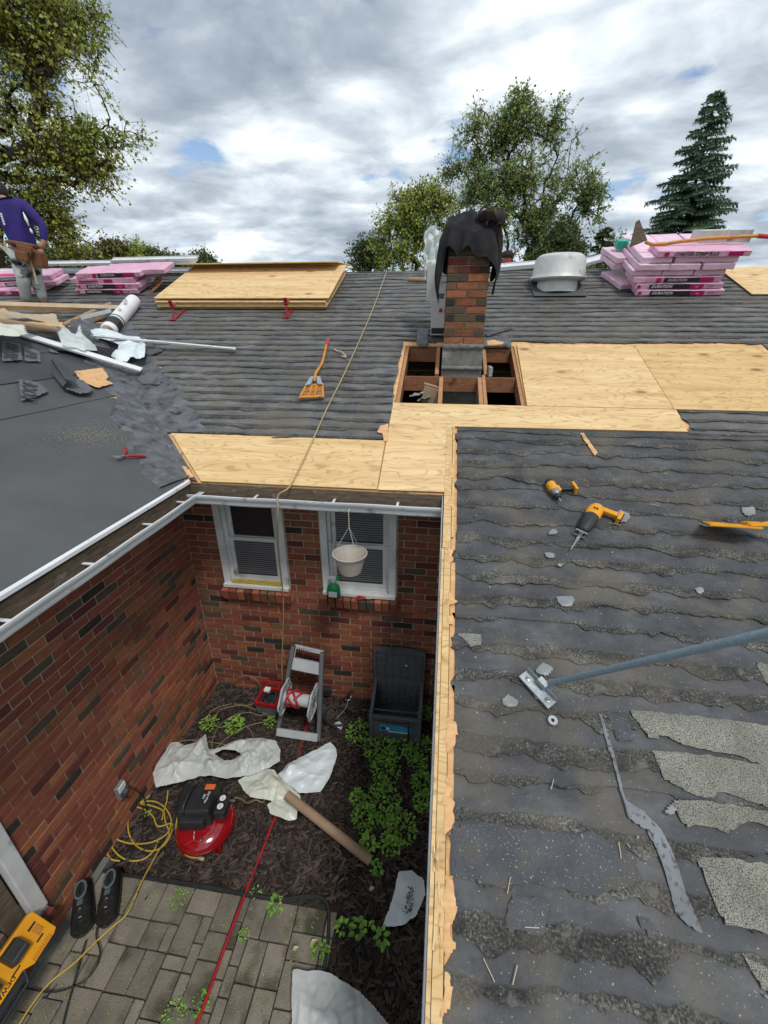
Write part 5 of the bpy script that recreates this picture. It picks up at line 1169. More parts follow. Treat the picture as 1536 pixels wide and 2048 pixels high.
rail(L0(.80, 0), L0(.80, 1), .11, .05, 'lgray', 'tool_tray')
cA, cB = L0(.50, 0)+Vector((.03, -.10, .03)), L0(.50, 1)+Vector((-.04, -.10, .03)); ax = (cB-cA).normalized()
MB().tube([cA, cB], .058, 18).build('drum', 'lgray', R_, world=True, smooth=40)
for c in (cA, cB):
    M = frame(c, Vector((0, -.4, 1)), ax); rim = MB(); rad = .155; pts = []
    for k_ in range(40):
        t_ = k_/40*6.2832; r = rad*(1+.07*math.cos(6*t_)); pts.append((r*math.cos(t_), r*math.sin(t_), 0))
    rim.tube(pts, .0095, 8, closed=True, M=M)
    d_ = rim.build('flange', 'lgray', R_, world=True, smooth=True)
    sp_ = MB()
    for k_ in range(12):
        t_ = k_/12*6.2832; sp_.tube([(.05*math.cos(t_), .05*math.sin(t_), 0), (rad*.98*math.cos(t_), rad*.98*math.sin(t_), 0)], .0065, 5, M=M)
    for q in (.085, .12): sp_.tube([(q*math.cos(k_/24*6.2832), q*math.sin(k_/24*6.2832), 0) for k_ in range(24)], .0045, 5, closed=True, M=M)
    sp_.lathe([(.052, -.004), (.058, 0), (.052, .006)], 20, M=M); sp_.build('spokes', 'metal', R_, world=True, smooth=40)
# red hose: few wraps then out across the yard
wr = []
cm = cA.lerp(cB, .5)
for i in range(46):
    t_ = i/46*6.2832*3.2; f = .30+.25*math.sin(i*.35)+.12*i/46; c = cA.lerp(cB, f); u1 = Vector((0, 0, 1)); u1 = (u1-u1.dot(ax)*ax).normalized(); u2 = ax.cross(u1); wr.append(c+(u1*math.cos(t_)+u2*math.sin(t_))*.072)
hs = [GR(u, v, z) for u, v, z in [(622, 1400, .16), (615, 1440, .06), (606, 1480, .015), (595, 1520, .015), (580, 1570, .015), (552, 1630, .015), (525, 1700, .015), (497, 1770, .02), (470, 1840, .05), (440, 1920, .05), (412, 2000, .05), (385, 2070, .05), (340, 2180, .05)]]
t = MB().tube(smoothpts(wr, 2)+smoothpts([wr[-1]]+hs, 5), .0098, 8).build('garden_hose', 'hosered', smooth=True, loc=cm); tag(t, 'red garden hose running from the reel across mulch and pavers', 'hose')
# ---- red battery box left of the reel
bx0 = GR(548, 1415); t = thing('jump_starter_box', 'red and gray tool box with open tray beside the hose reel', 'tool box', M=T(.70, -.215, 0) @ RZ(-.06))
MB().box((0, 0, .055), (.215, .20, .11), taper=1.06).build('base', 'gray', t, bevel=.008)
fr = MB()
for q in [((0, -.10, .135), (.235, .025, .05)), ((0, .10, .135), (.235, .025, .05)), ((-.105, 0, .135), (.025, .18, .05)), ((.105, 0, .135), (.025, .18, .05))]: fr.box(*q)
fr.build('frame', 'red', t, bevel=.006)
for (q, d_) in [((-.105, .10, .19), (.022, .02, .08)), ((.105, .10, .19), (.022, .02, .08)), ((0, .10, .235), (.235, .024, .024))]: MB().box(q, d_).build('handle_post', 'red', t, bevel=.005)
MB().box((-.05, .06, .165), (.06, .05, .03)).build('gauge', 'whiteprint', t, bevel=.004); MB().box((0, 0, .115), (.19, .17, .01)).build('tray', 'black', t)
MB().tube([(.02+.06*math.cos(k_/20*6.28), -.03+.07*math.sin(k_/20*6.28), .17+.02*math.sin(k_/20*12.6)) for k_ in range(20)], .009, 6, closed=True).build('cable', 'black', t, smooth=True)
# ---- black coil of hose with spigot splitter
c = GR(672, 1440, .02); t = thing('black_hose_coil', 'coil of thin black hose on the mulch right of the reel', 'hose', loc=c)
for k_, (r, dx, z) in enumerate([(.145, 0, .01), (.15, .012, .022), (.138, -.01, .034), (.15, .02, .012)]):
    MB().tube([c+Vector((dx+r*math.cos(i/36*6.2832), r*.80*math.sin(i/36*6.2832)+.03, z+.012*math.sin(i*.5+k_))) for i in range(36)], .0062, 6, closed=True).build('coil', 'black', t, world=True, smooth=True)
c = GR(645, 1395, .0); t = thing('water_timer', 'black water timer box beside the reel', 'water timer', loc=c); MB().box((.02, .03, .09), (.15, .10, .10)).build('body', 'black', t, bevel=.012); MB().lathe([(.012, 0), (.012, .05)], 10, M=T(.02, .03, .09) @ RY(math.pi/2) @ T(0, 0, .08)).build('coupling', 'steel', t)
sg = BW(702, 1392, -.06); t = thing('wall_spigot', 'outdoor tap with brass splitter on the back wall', 'tap', loc=(sg.x, 0, sg.z))
MB().tube([(0, .0, 0), (0, -.07, 0), (0, -.085, -.02)], .012, 8).build('tap_body', 'steel', t, smooth=True); MB().lathe([(.024, 0), (.03, .006), (.024, .012)], 10, M=T(0, -.05, .03)).build('handle', 'black', t, smooth=40)
MB().tube([(0, -.085, -.02), (-.03, -.09, -.035), (-.055, -.09, -.03)], .009, 8).build('splitter', 'steel', t, smooth=True); MB().tube(smoothpts([(-.03, -.09, -.04), (-.03, -.12, -.06), (-.05, -.20, -.06), (-.10, -.30, -.06)], 4), .005, 6).build('leader_hose', 'scrap', t, smooth=True)
crumple('plastic_scrap', 'small white scrap inside the black hose coil', 'plastic scrap', [(668, 1447), (678, 1442), (686, 1448), (682, 1460), (670, 1452)], .04, 'film', .02, surf='G', res=.012, seed=3)
t = tag(MB().tube([GR(u, v, .012) for u, v in [(718, 1417), (730, 1420), (742, 1421)]], .006, 6).build('hose_nozzle', 'steel', smooth=True), 'thin metal nozzle end on the mulch left of the bin', 'nozzle')
# ---- black storage bin with open lid
B = thing('storage_bin', 'dark gray plastic storage bin with its lid open against the wall', 'storage bin', loc=(2.02, -.25, 0))
w_, d0, d1, hb, hf = .49, -.19, .19, .40, .30
def slab(a, b_, mat='gray', nm='panel', par=B, bev=.005, taper=1): 
    c = [(a[i]+b_[i])/2 for i in range(3)]; d_ = [abs(b_[i]-a[i]) for i in range(3)]; return MB().box(c, d_, taper=taper).build(nm, mat, par, bevel=bev)
slab((-w_/2, d0, 0), (w_/2, d0+.03, hf), nm='front_panel'); slab((-w_/2, d1-.03, 0), (w_/2, d1, hb), nm='back_panel')
for s_ in (-1, 1):
    MB().prism([(s_*w_/2, d0+.03, .0), (s_*w_/2, d1-.03, 0), (s_*w_/2, d1-.03, hb), (s_*w_/2, d0+.03, hf)], (-s_*.03, 0, 0)).build('side_panel', 'gray', B)
    slab((s_*w_/2-.04*(s_ > 0), d0-.012, 0), (s_*w_/2+.04*(s_ < 0), d0+.03, hf+.02), nm='corner_post')
    slab((s_*(w_/2)-.035*(s_ > 0)+.0, d0, hf), (s_*(w_/2)+.035*(s_ < 0), d0+.05, hf+.05), nm='latch_block')
slab((-w_/2+.03, d0+.03, .06), (w_/2-.03, d1-.03, .07), 'binin', 'floor')
for i in range(7): x = -w_/2+.06+i*(w_-.12)/6; slab((x-.004, d1-.036, .08), (x+.004, d1-.03, hb-.03), 'binin', 'rib')
for z in (.17, .27, .35): slab((-w_/2+.03, d1-.037, z), (w_/2-.03, d1-.03, z+.008), 'gray', 'rib')
MB().tube([(-w_/2+.05, d1-.045, .29), (w_/2-.1, d1-.045, .10)], .005, 5).build('brace', 'gray', B); MB().tube([(w_/2-.05, d1-.045, .29), (-w_/2+.1, d1-.045, .10)], .005, 5).build('brace', 'gray', B)
slab((-w_/2+.03, d0+.10, .26), (w_/2-.03, d0+.115, .275), 'gray', 'inner_rail')
MB().box((.12, d0+.05, .27), (.07, .06, .06)).build('hose_guide', 'black', B, bevel=.006)
lb = MB(); lb.grid(10, 3, lambda a, b: (-.145+a*.30, d0-.016-.004*math.sin(a*3.14), .135+b*.085+.012*math.sin(a*3.14+.5))); lb.build('label', 'blue', B); slab((-.06, d0-.021, .14), (.13, d0-.019, .152), 'whiteprint', 'label_stripe', bev=0); slab((-.125, d0-.021, .165), (-.085, d0-.019, .195), 'blackprint', 'label_photo', bev=0); slab((-.08, d0-.021, .165), (-.05, d0-.019, .195), 'whiteprint', 'label_photo', bev=0)
br_ = MB(); br_.grid(10, 2, lambda a, b: (-.20+a*.40, d0-.02-.012*math.sin(a*3.14), hf-.06+b*.03)); br_.build('brow', 'gray', B)
for i in range(9):
    x = -.2+i*.05; s_ = 1 if i < 4 else -1; MB().tube([(x, d0-.003, .10), (x+s_*.04, d0-.003, .03)], .003, 4).build('rib', 'gray', B)
lid = slab((-w_/2-.005, d1+.005, hb-.01), (w_/2+.005, d1+.03, hb+.36), 'gray', 'lid')
arch = MB().prism([(-w_/2-.005, d1+.005, hb+.36)]+[(-w_/2-.005+(w_+.01)*k_/10, d1+.005, hb+.36+.022*math.sin(k_/10*3.14)) for k_ in range(1, 10)]+[(w_/2+.005, d1+.005, hb+.36)], (0, .025, 0)).build('lid_rim', 'gray', lid)
for z in (0, .09, .185, .28, .345): slab((-w_/2+.015, d1-.012, hb+z), (w_/2-.015, d1+.004, hb+z+.012), 'gray', 'lid_rib', lid, .002)
for i in range(7): x = -w_/2+.03+i*(w_-.06)/6; slab((x-.005, d1-.010, hb), (x+.005, d1+.005, hb+.35), 'gray', 'lid_rib', lid, .0015)
for s_ in (-1, 1): slab((s_*(w_/2-.012), d1-.016, hb), (s_*(w_/2+.006), d1+.004, hb+.355), 'gray', 'lid_edge', lid, .003)
tag(MB().prism([(2.075, -.078, .62), (2.105, -.078, .60), (2.09, -.078, .59), (2.08, -.078, .602)], (0, .002, 0)).build('plastic_scrap', 'whiteprint', loc=(2.09, -.08, .6)), 'tiny white scrap stuck on the open bin lid', 'plastic scrap')
t = MB().tube(smoothpts([(2.14, -.39, .29), (2.145, -.455, .27), (2.15, -.47, .18), (2.15, -.48, .05), (2.16, -.56, .018), (2.19, -.68, .016)], 5), .0085, 8).build('black_hose', 'black', smooth=True, loc=(2.15, -.45, .2)); tag(t, 'black hose hanging out of the storage bin onto the weeds', 'hose')
# ---- tan coil of air hose in the corner
ch_ = [(524, 1395), (523, 1370), (500, 1352), (475, 1355), (462, 1385), (468, 1408), (478, 1420), (450, 1425), (425, 1410), (432, 1405), (500, 1408), (525, 1385), (520, 1362), (495, 1352)]
loopA = [GR(u, v, .02) for u, v in [(560, 1400), (525, 1430), (500, 1425), (470, 1430), (440, 1450), (425, 1480), (428, 1500), (455, 1475), (495, 1452), (540, 1440), (525, 1425), (470, 1408), (425, 1420), (420, 1440), (440, 1455), (485, 1450), (505, 1470), (500, 1495), (380, 1480), (330, 1500)]]
loopB = [BW(468, 1410, -.15)]+[BW(u, v, -.06) for u, v in [(460, 1385), (470, 1360), (492, 1351), (515, 1362), (521, 1385)]]+[GR(505, 1408, .02), GR(470, 1412, .02), GR(440, 1420, .02), GR(428, 1440, .03)]
t = thing('tan_hose_coil', 'loosely looped tan air hose in the corner of the courtyard', 'hose', loc=loopA[0]); MB().tube(smoothpts(loopA, 6), .0045, 6).build('loop', 'darkhose', t, world=True, smooth=True); MB().tube(smoothpts(loopB, 6), .0045, 6).build('loop', 'darkhose', t, world=True, smooth=True)
# ---- pancake compressor
cc = GR(412, 1648, .13); C0 = Vector((cc.x, cc.y, 0)); Q = thing('air_compressor', 'red pancake air compressor with black motor housing on the mulch', 'compressor', M=T(*C0) @ RZ(.15))
MB().lathe([(.02, .065), (.12, .068), (.185, .085), (.212, .12), (.212, .15), (.185, .19), (.12, .21), (.02, .215)], 40).build('tank', 'tank', Q, smooth=True)
MB().lathe([(.2125, .126), (.216, .130), (.216, .140), (.2125, .144)], 40, caps=False).build('weld_seam', 'tank', Q, smooth=40)
for k_ in range(4):
    a = .8+k_*1.571; MB().box((.17*math.cos(a), .17*math.sin(a), .045), (.05, .05, .09), taper=1.1, M=None).build('foot', 'tank', Q, bevel=.006)
MB().box((-.05, .06, .275), (.27, .24, .15), taper=.86).build('motor_housing', 'black', Q, bevel=.018)
MB().box((-.06, -.045, .25), (.20, .09, .09), taper=.9).build('motor_housing', 'black', Q, bevel=.012)
MB().tube([(-.16, .02, .28), (-.16, .16, .28)], .065, 14).build('cylinder_head', 'black', Q, smooth=40)
MB().box((.015, .07, .352), (.095, .19, .012)).build('label_plate', 'blackprint', Q, bevel=.002); MB().box((.022, .135, .360), (.075, .04, .004)).build('label', 'orangelab', Q)
text('lettering', '150\nMax PSI', .026, 'whiteprint', Q, T(.015, .06, .3595) @ RZ(1.45), ext=.0008); 
MB().tube(smoothpts([(-.11, -.06, .36), (-.11, -.02, .40), (-.10, .10, .40), (-.09, .15, .36)], 4), .012, 8).build('carry_handle', 'black', Q, smooth=True)
cp = MB().box((.135, .04, .27), (.085, .15, .09)).build('control_panel', 'black', Q, bevel=.012)
for y_ in (.07, .01):
    MB().lathe([(.023, 0), (.023, .012)], 20, M=T(.135, y_, .314)).build('gauge', 'whiteprint', cp); MB().lathe([(.0245, -.002), (.0265, .0), (.0265, .013), (.023, .0135)], 20, M=T(.135, y_, .314), caps=False).build('gauge_rim', 'black', cp)
    MB().box((.135, y_, .3275), (.003, .026, .001), M=None).build('needle', 'blackprint', cp)
MB().lathe([(.010, 0), (.012, .03), (.008, .045)], 10, M=T(.16, .12, .27)).build('valve', 'steel', Q, smooth=40); MB().lathe([(.009, 0), (.011, .04)], 10, M=T(.175, .085, .27) @ RY(math.pi/2)).build('coupling', 'steel', Q)
MB().tube(smoothpts([(-.03, -.10, .23), (-.025, -.14, .20), (.01, -.155, .195), (.035, -.15, .205)], 4), .0055, 7).build('discharge_tube', 'steel', Q, smooth=True)
MB().lathe([(.012, 0), (.012, .012)], 8, M=T(.04, -.148, .195)).build('fitting', 'steel', Q)
t = MB().tube(smoothpts([GR(470, 1595, .27), GR(482, 1598, .2), GR(495, 1606, .10), GR(512, 1600, .05), GR(524, 1605, .03), GR(530, 1596, .02), GR(520, 1588, .02)], 5), .006, 7).build('short_air_hose', 'darkhose', smooth=True, loc=GR(490, 1600)); tag(t, 'short tan air hose leaving the compressor coupling', 'hose')
# ---- cardboard tube lying over plastic
A, B_ = GR(574, 1590, .16), GR(742, 1722, .05)
tubething('cardboard_tube', 'long brown cardboard tube resting on the plastic and the mulch', 'tube', [A, B_], .036, 'card', hollow=True, seg=24)
# ---- white plastic sheets
crumple('plastic_sheet', 'large crumpled white plastic sheet draped above the compressor', 'plastic sheet', [(305, 1548), (318, 1520), (313, 1503), (320, 1486), (355, 1484), (370, 1492), (390, 1486), (412, 1470), (418, 1500), (440, 1496), (470, 1482), (520, 1476), (552, 1482), (561, 1500), (560, 1522), (540, 1536), (500, 1552), (450, 1558), (420, 1552), (400, 1553), (360, 1566), (312, 1576)], .13, 'film', .13, hole=[(428, 1508), (446, 1500), (470, 1502), (484, 1510), (466, 1520), (448, 1522)], surf='G', res=.010, fr=4.2, seed=21)
crumple('plastic_sheet', 'twisted cream plastic sheet under the end of the cardboard tube', 'plastic sheet', [(475, 1560), (520, 1538), (548, 1540), (560, 1556), (580, 1572), (600, 1590), (603, 1604), (595, 1618), (594, 1640), (580, 1644), (560, 1636), (540, 1628), (535, 1612), (545, 1602), (500, 1596), (486, 1580)], .09, 'filmy', .11, surf='G', res=.010, fr=4.5, seed=31)
crumple('plastic_sheet', 'fanned out white plastic sheet right of the red hose', 'plastic sheet', [(556, 1550), (575, 1530), (600, 1516), (660, 1484), (672, 1496), (674, 1510), (660, 1555), (640, 1584), (612, 1587), (597, 1586), (570, 1566)], .05, 'bluefilm', .09, surf='G', res=.010, fr=4, seed=41)
crumple('plastic_sheet', 'pale plastic sheet with black smear on mulch near the rake edge', 'plastic sheet', [(797, 1742), (824, 1741), (834, 1750), (848, 1755), (850, 1790), (832, 1832), (804, 1852), (768, 1855), (766, 1848), (785, 1800)], .03, 'bluefilm', .03, surf='G', res=.012, fr=5, seed=51)
sm = MB()
for i in range(60):
    u, v = 818+rr.gauss(0, 3)+(6*math.sin(i*.2)), 1775+i*.85+rr.gauss(0, 3); c = GR(u, v, .062); sm.box((0, 0, 0), (rr.uniform(.004, .012), rr.uniform(.003, .008), .003), M=T(*c) @ RZ(rr.uniform(0, 3)))
tag(sm.build('tar_crumbs', 'blackprint', kind='stuff'), 'black crumbs smeared on the pale plastic sheet', 'debris')
crumple('plastic_sheet', 'big white plastic sheet at the bottom picture edge over the pavers', 'plastic sheet', [(586, 1940), (640, 1942), (660, 1946), (690, 1965), (720, 1985), (750, 2015), (785, 2060), (800, 2120), (560, 2120), (584, 2048), (583, 1990)], .10, 'film', .10, surf='G', res=.011, fr=3.6, seed=61)
# ---- yellow extension cord
cord = []
def ring(cu, cv, ru, rv, a0, a1, n, z=.02, ph=0):
    return [GR(cu+ru*math.cos(a0+(a1-a0)*i/n)+ph*i, cv+rv*math.sin(a0+(a1-a0)*i/n), z+.006*(i % 2)) for i in range(n+1)]
pts = [GR(400, 1716, .02), GR(375, 1712, .02), GR(356, 1690, .02), GR(352, 1655, .02), GR(356, 1630, .05)]
Y_ = thing('extension_cord', 'yellow extension cord looped on the mulch and trailing over the pavers', 'cord', loc=GR(280, 1670))
MB().tube(smoothpts(pts, 6), .006, 7).build('tail', 'ycord', Y_, world=True, smooth=True)
e_ = pts[0]; MB().tube([e_-Vector((.012, 0, 0)), e_+Vector((.035, -.004, 0))], .012, 8).build('plug', 'kraft', Y_, world=True, smooth=True)
lp = ring(268, 1668, 50, 54, .2, 6.0, 14)+ring(300, 1652, 44, 50, -.1, 5.9, 14)+ring(276, 1648, 66, 40, .0, 5.6, 14)+[GR(330, 1640, .03), GR(338, 1670, .03), GR(318, 1700, .03), GR(296, 1740, .035), GR(280, 1770, .06), GR(268, 1800, .06), GR(252, 1830, .055), GR(220, 1858, .055), GR(185, 1890, .055), GR(150, 1925, .055), GR(100, 1965, .055), GR(60, 2015, .055), GR(20, 2080, .055)]
MB().tube(smoothpts(lp, 4), .0058, 7).build('loops', 'ycord', Y_, world=True, smooth=True)
lp2 = [GR(u, v, .025) for u, v in [(240, 1722), (222, 1718), (214, 1700), (218, 1670), (245, 1640), (275, 1610), (300, 1590)]]
MB().tube(smoothpts(lp2, 5), .0058, 7).build('loops', 'ycord', Y_, world=True, smooth=True)
lp3 = [GR(u, v, .03) for u, v in [(336, 1580), (334, 1600), (328, 1622), (324, 1640)]]; MB().tube(smoothpts(lp3, 5), .0058, 7).build('loops', 'ycord', Y_, world=True, smooth=True)
# ---- black power cords from the outlet
t = thing('black_power_cord', 'thin black power cords plugged into the wall outlet', 'cord', loc=oc)
for (a, b_) in [([LW(250, 1572, .03), LW(262, 1574, .06), GR(285, 1592, .10), GR(293, 1625, .03), GR(285, 1660, .02), GR(290, 1690, .02), GR(330, 1680, .02), GR(352, 1640, .03)], .0048), ([LW(244, 1590, .03), GR(262, 1592, .14), GR(282, 1612, .04), GR(300, 1640, .02), GR(330, 1650, .02)], .0045)]:
    MB().tube(smoothpts(a, 6), b_, 6).build('cord', 'black', t, world=True, smooth=True)
    MB().tube([a[0]-X3*.0, a[0]+X3*.035], .011, 8).build('plug', 'black', t, world=True, smooth=True)
t = MB().tube(smoothpts([GR(u, v, .055) for u, v in [(330, 1680), (270, 1710), (232, 1742), (212, 1770), (200, 1830), (192, 1870), (200, 1905), (188, 1940), (160, 1968), (110, 1984), (70, 1980), (40, 1972)]], 5), .0045, 6).build('power_cord', 'black', smooth=True, loc=GR(200, 1850)); tag(t, 'thin black cord curling past the shoes to the yellow rack', 'cord')
t = MB().tube(smoothpts([GR(u, v, .052) for u, v in [(172, 1880), (160, 1920), (145, 1975), (130, 2030), (115, 2100)]], 5), .0045, 6).build('power_cord', 'black', smooth=True, loc=GR(150, 1950)); tag(t, 'straight thin black cord running down the pavers from the shoes', 'cord')
# ---- shoes
def shoe(M, label):
    t = thing('shoe', label, 'shoe', M=M, group='pair of black work shoes on the pavers')
    L_ = .30
    def prof(y): # half width along the sole, heel y=0 toe y=L
        f = y/L_; return .043+.016*math.sin(max(0, f-.15)*2.6) if f < .9 else .05*math.sqrt(max(.02, (1-f)/.1))*.95+.004
    def up(a, b):
        y = b*L_; th = (a*2-1)*1.45; w0 = prof(y); f = b
        h = .10-.055*min(1, max(0, (f-.35)/.5))**.8 if f > .02 else .085
        if f > .93: h *= 1-.6*(f-.93)/.07
        return (w0*math.sin(th)*1.05, y, .022+h*math.cos(th)**.7 if abs(th) < 1.44 else .022)
    MB().grid(16, 26, lambda a, b: up(a, b) if not (b < .42 and abs(a-.5) < .0) else up(a, b)).build('upper', 'shoe', t, smooth=True)
    P_ = [(prof(y)*1.08, y, 0) for y in [L_*k_/14 for k_ in range(15)]]; P_ = [(-x, y, z) for x, y, z in P_[::-1]]+P_
    MB().prism([(x, y-.002+(.004 if y > .2 else 0), 0) for x, y, z in P_][::-1], (0, 0, .024)).build('sole', 'shoesole', t, bevel=.003)
    MB().tube([(.031*math.cos(k_/20*6.28), .072+.052*math.sin(k_/20*6.28), .118-.06*(.072+.052*math.sin(k_/20*6.28))) for k_ in range(20)], .009, 6, closed=True).build('collar', 'shoein', t, smooth=True)
    MB().lathe([(.001, 0), (.026, 0), (.03, .01)], 16, M=T(0, .072, .111) @ Matrix.Diagonal((1, 1.6, 1, 1))).build('insole', 'blackprint', t)
    MB().box((0, .135, .103), (.035, .05, .008), M=None).build('tongue', 'shoein', t, bevel=.003)
    for k_ in range(5): y = .15+k_*.022; MB().tube([(-.026, y, .083-.22*(y-.15)), (0, y+.004, .098-.30*(y-.15)), (.026, y, .083-.22*(y-.15))], .0028, 5).build('lace', 'lgray' if k_ % 2 else 'black', t)
    for k_ in range(3): y = .13+k_*.03; MB().tube([(.046, y, .035), (.036, y-.02, .075)], .0035, 4).build('stripe', 'lgray', t)
    return t
h1 = GR(172, 1775, .045); t1 = GR(165, 1870, .045); h2 = GR(232, 1752, .045); t2 = GR(212, 1852, .045)
def fy(o, d): d = (d-o); return frame(o, d.cross(Z3), Z3)
shoe(fy(h1, t1), 'left black shoe of the pair, nearer the wall'); shoe(fy(h2, t2), 'right black shoe of the pair, with pale side stripes, nearer the mulch')
# ---- yellow wheeled rack leaning on the door sill
c1 = LW(58, 1822, .04); c2 = hit(118, 1848, X3, .17); c3 = LW(0, 1900, .04)
M = frame(c1, (c2-c1), (c2-c1).cross(Y3)); 
M = frame(c1, Vector((c2.x-c1.x, 0, c2.z-c1.z)), Vector((c1.z-c2.z, 0, c2.x-c1.x))); wdt = math.hypot(c2.x-c1.x, c2.z-c1.z)
K = thing('yellow_charger_rack', 'long yellow plastic rack with black battery blocks leaning at the patio door', 'charger rack', M=M)
W = wdt; Lk = .78
pr = [(.012, 0), (W-.012, -.004), (W, -.03), (W, -.16), (W-.035, -.20), (W-.035, -.42), (W, -.46), (W, -.62), (W-.035, -.66), (W-.035, -Lk), (0, -Lk), (0, -.02)]
MB().prism([(x, y, -.02) for x, y in pr][::-1], (0, 0, .045)).build('body', 'yellow', K, bevel=.005)
for (y, h_) in [(-.145, .10), (-.30, .09), (-.47, .09)]: 
    b = MB().box((W*.30, y-.02, .045), (W*.50, h_, .06), taper=.88).build('battery', 'black', K, bevel=.006); MB().box((W*.38, y-.02, .077), (.004, h_*.8, .004)).build('battery_ridge', 'gray', b)
for i in range(11): MB().box((W-.016, -.045-i*.0105, .026), (.026, .0045, .004)).build('grip_rib', 'orange', K)
for i in range(9): MB().box((W-.016, -.47-i*.0105, .026), (.026, .0045, .004)).build('grip_rib', 'orange', K)
for (x, y, a, b_) in [(W*.30, -.052, .012, .045), (W*.70, -.072, .010, .04), (W*.66, -.215, .008, .05), (W*.66, -.37, .008, .045)]: MB().box((x, y, .026), (a, b_, .004)).build('slot', 'blackprint', K)
text('lettering', 'DEWALT', .028, 'blackprint', K, T(W*.70, -.295, .0255) @ RZ(-math.pi/2), ext=.001, sx=1.15, bold=.0006)
MB().box((W*.5, -.05, .028), (.05, .035, .006)).build('recess_frame', 'orange', K, bevel=.002)
MB().tube(smoothpts([(W-.03, -.19, .0), (W+.03, -.215, -.01), (W+.035, -.25, -.01), (W+.035, -.41, -.01), (W+.025, -.44, -.01), (W-.03, -.46, 0)], 5), .011, 8).build('handle', 'black', K, smooth=True)
MB().box((W-.03, -.31, -.03), (.09, .24, .05)).build('lower_body', 'black', K, bevel=.008)
MB().box((W*.5, -Lk/2, -.05), (W*.9, Lk, .05)).build('base', 'black', K, bevel=.008)
# ---- weeds
def leaf_tri(mb_v, mb_f, p, d, n, L_, W_):
    d = d.normalized(); s_ = d.cross(n); s_ = s_.normalized() if s_.length > 1e-6 else X3; up = s_.cross(d); b = len(mb_v)
    mb_v += [p, p+d*L_*.35+s_*W_+up*L_*.08, p+d*L_*.8+s_*W_*.6+up*L_*.02, p+d*L_-up*L_*.12, p+d*L_*.8-s_*W_*.6+up*L_*.02, p+d*L_*.35-s_*W_+up*L_*.08]
    mb_f += [(b, b+1, b+2, b+3), (b, b+3, b+4, b+5)]
def weed_cluster(vs, fs, c, n, rad, h, L_=.03):
    for i in range(n):
        a = rr.uniform(0, 6.28); r = rad*math.sqrt(rr.random()); p = c+Vector((r*math.cos(a), r*math.sin(a), h*rr.uniform(.15, 1)*(1-.5*r/rad)))
        d = Vector((math.cos(a+rr.uniform(-1, 1)), math.sin(a+rr.uniform(-1, 1)), rr.uniform(-.3, .5))); l = L_*rr.uniform(.6, 1.25)
        leaf_tri(vs, fs, p, d, Z3, l, l*rr.uniform(.28, .42))
vs, fs = [], []
for (u, v, n, r, h) in [(716, 1468, 200, .11, .16), (760, 1500, 320, .15, .13), (800, 1500, 220, .11, .12), (840, 1500, 260, .13, .13), (770, 1545, 260, .13, .11), (845, 1570, 220, .09, .12), (765, 1610, 380, .15, .12), (730, 1640, 200, .10, .12), (800, 1660, 330, .13, .11), (780, 1690, 160, .08, .10), (850, 1440, 160, .06, .3), (845, 1610, 150, .07, .1), (715, 1600, 120, .06, .14), (835, 1530, 130, .08, .12)]:
    weed_cluster(vs, fs, GR(u, v, 0), int(n*.75), r, h*.8, .026)
tag(MB().add(vs, fs).build('weed_cover', 'weed', kind='stuff'), 'bright green leafy weeds spreading over the mulch before the bin', 'weeds')
wl = ['weed tuft on the mulch right of the patio edging, nearest the patio', 'second weed tuft right of the patio edging', 'third weed tuft right of the patio edging, a low pair of leaves', 'slim weed below the pale smeared plastic sheet', 'light green weed on the pavers beside the red hose', 'weed rooted at the black edging, right upper corner of the patio', 'grassy weed between the pavers below the shoes side of the edging', 'leafy weed at the inner corner of the patio edging', 'weed tuft in the corner behind the tan hose coil', 'broad weed among the loops of the tan hose', 'weed tuft left of the hose reel foot', 'small clover inside the yellow cord loops', 'weed on the pavers near the bottom edge by the red hose', 'thin grass stems by the end of the cardboard tube', 'weed tuft below the end of the cardboard tube', 'mossy weed clump at the lower left patio joint', 'weed against the plastic edging near the big bottom sheet']
for i, (u, v, n, r, h, L_) in enumerate([(684, 1858, 14, .03, .05, .035), (716, 1858, 18, .035, .05, .04), (738, 1856, 12, .03, .04, .038), (765, 1878, 14, .03, .07, .04), (488, 1872, 45, .03, .04, .013), (512, 1668+120, 16, .035, .04, .015), (356, 1800, 80, .06, .05, .013), (550, 1812, 26, .04, .06, .03), (420, 1450, 90, .08, .09, .026), (470, 1452, 80, .09, .06, .034), (540, 1448, 50, .05, .10, .024), (298, 1628, 10, .02, .03, .02), (400, 2010, 50, .06, .04, .014), (735, 1692, 24, .04, .10, .05), (752, 1738, 30, .04, .08, .03), (350, 2030, 60, .06, .04, .016), (640, 1905, 40, .05, .06, .025)]):
    vs, fs = [], []; c = GR(u, v, .02); weed_cluster(vs, fs, c, n, r, h, L_); tag(MB().add(vs, fs).build('weed', 'weed', loc=c), wl[i], 'weed', 'small weeds')
vs, fs = [], []
for i in range(1100):
    x, y = rr.uniform(.05, 1.75), rr.uniform(-2.7, -1.80)
    if fb(x*2.1, y*2.1, 4) < .05 and rr.random() < .8: continue
    p = Vector((x, y, .028)); leaf_tri(vs, fs, p, Vector((rr.uniform(-1, 1), rr.uniform(-1, 1), rr.uniform(.1, 1))), Z3, rr.uniform(.006, .02), .003)
tag(MB().add(vs, fs).build('paver_moss', 'weed', kind='stuff'), 'fine moss and seedlings growing in the paver joints', 'moss')
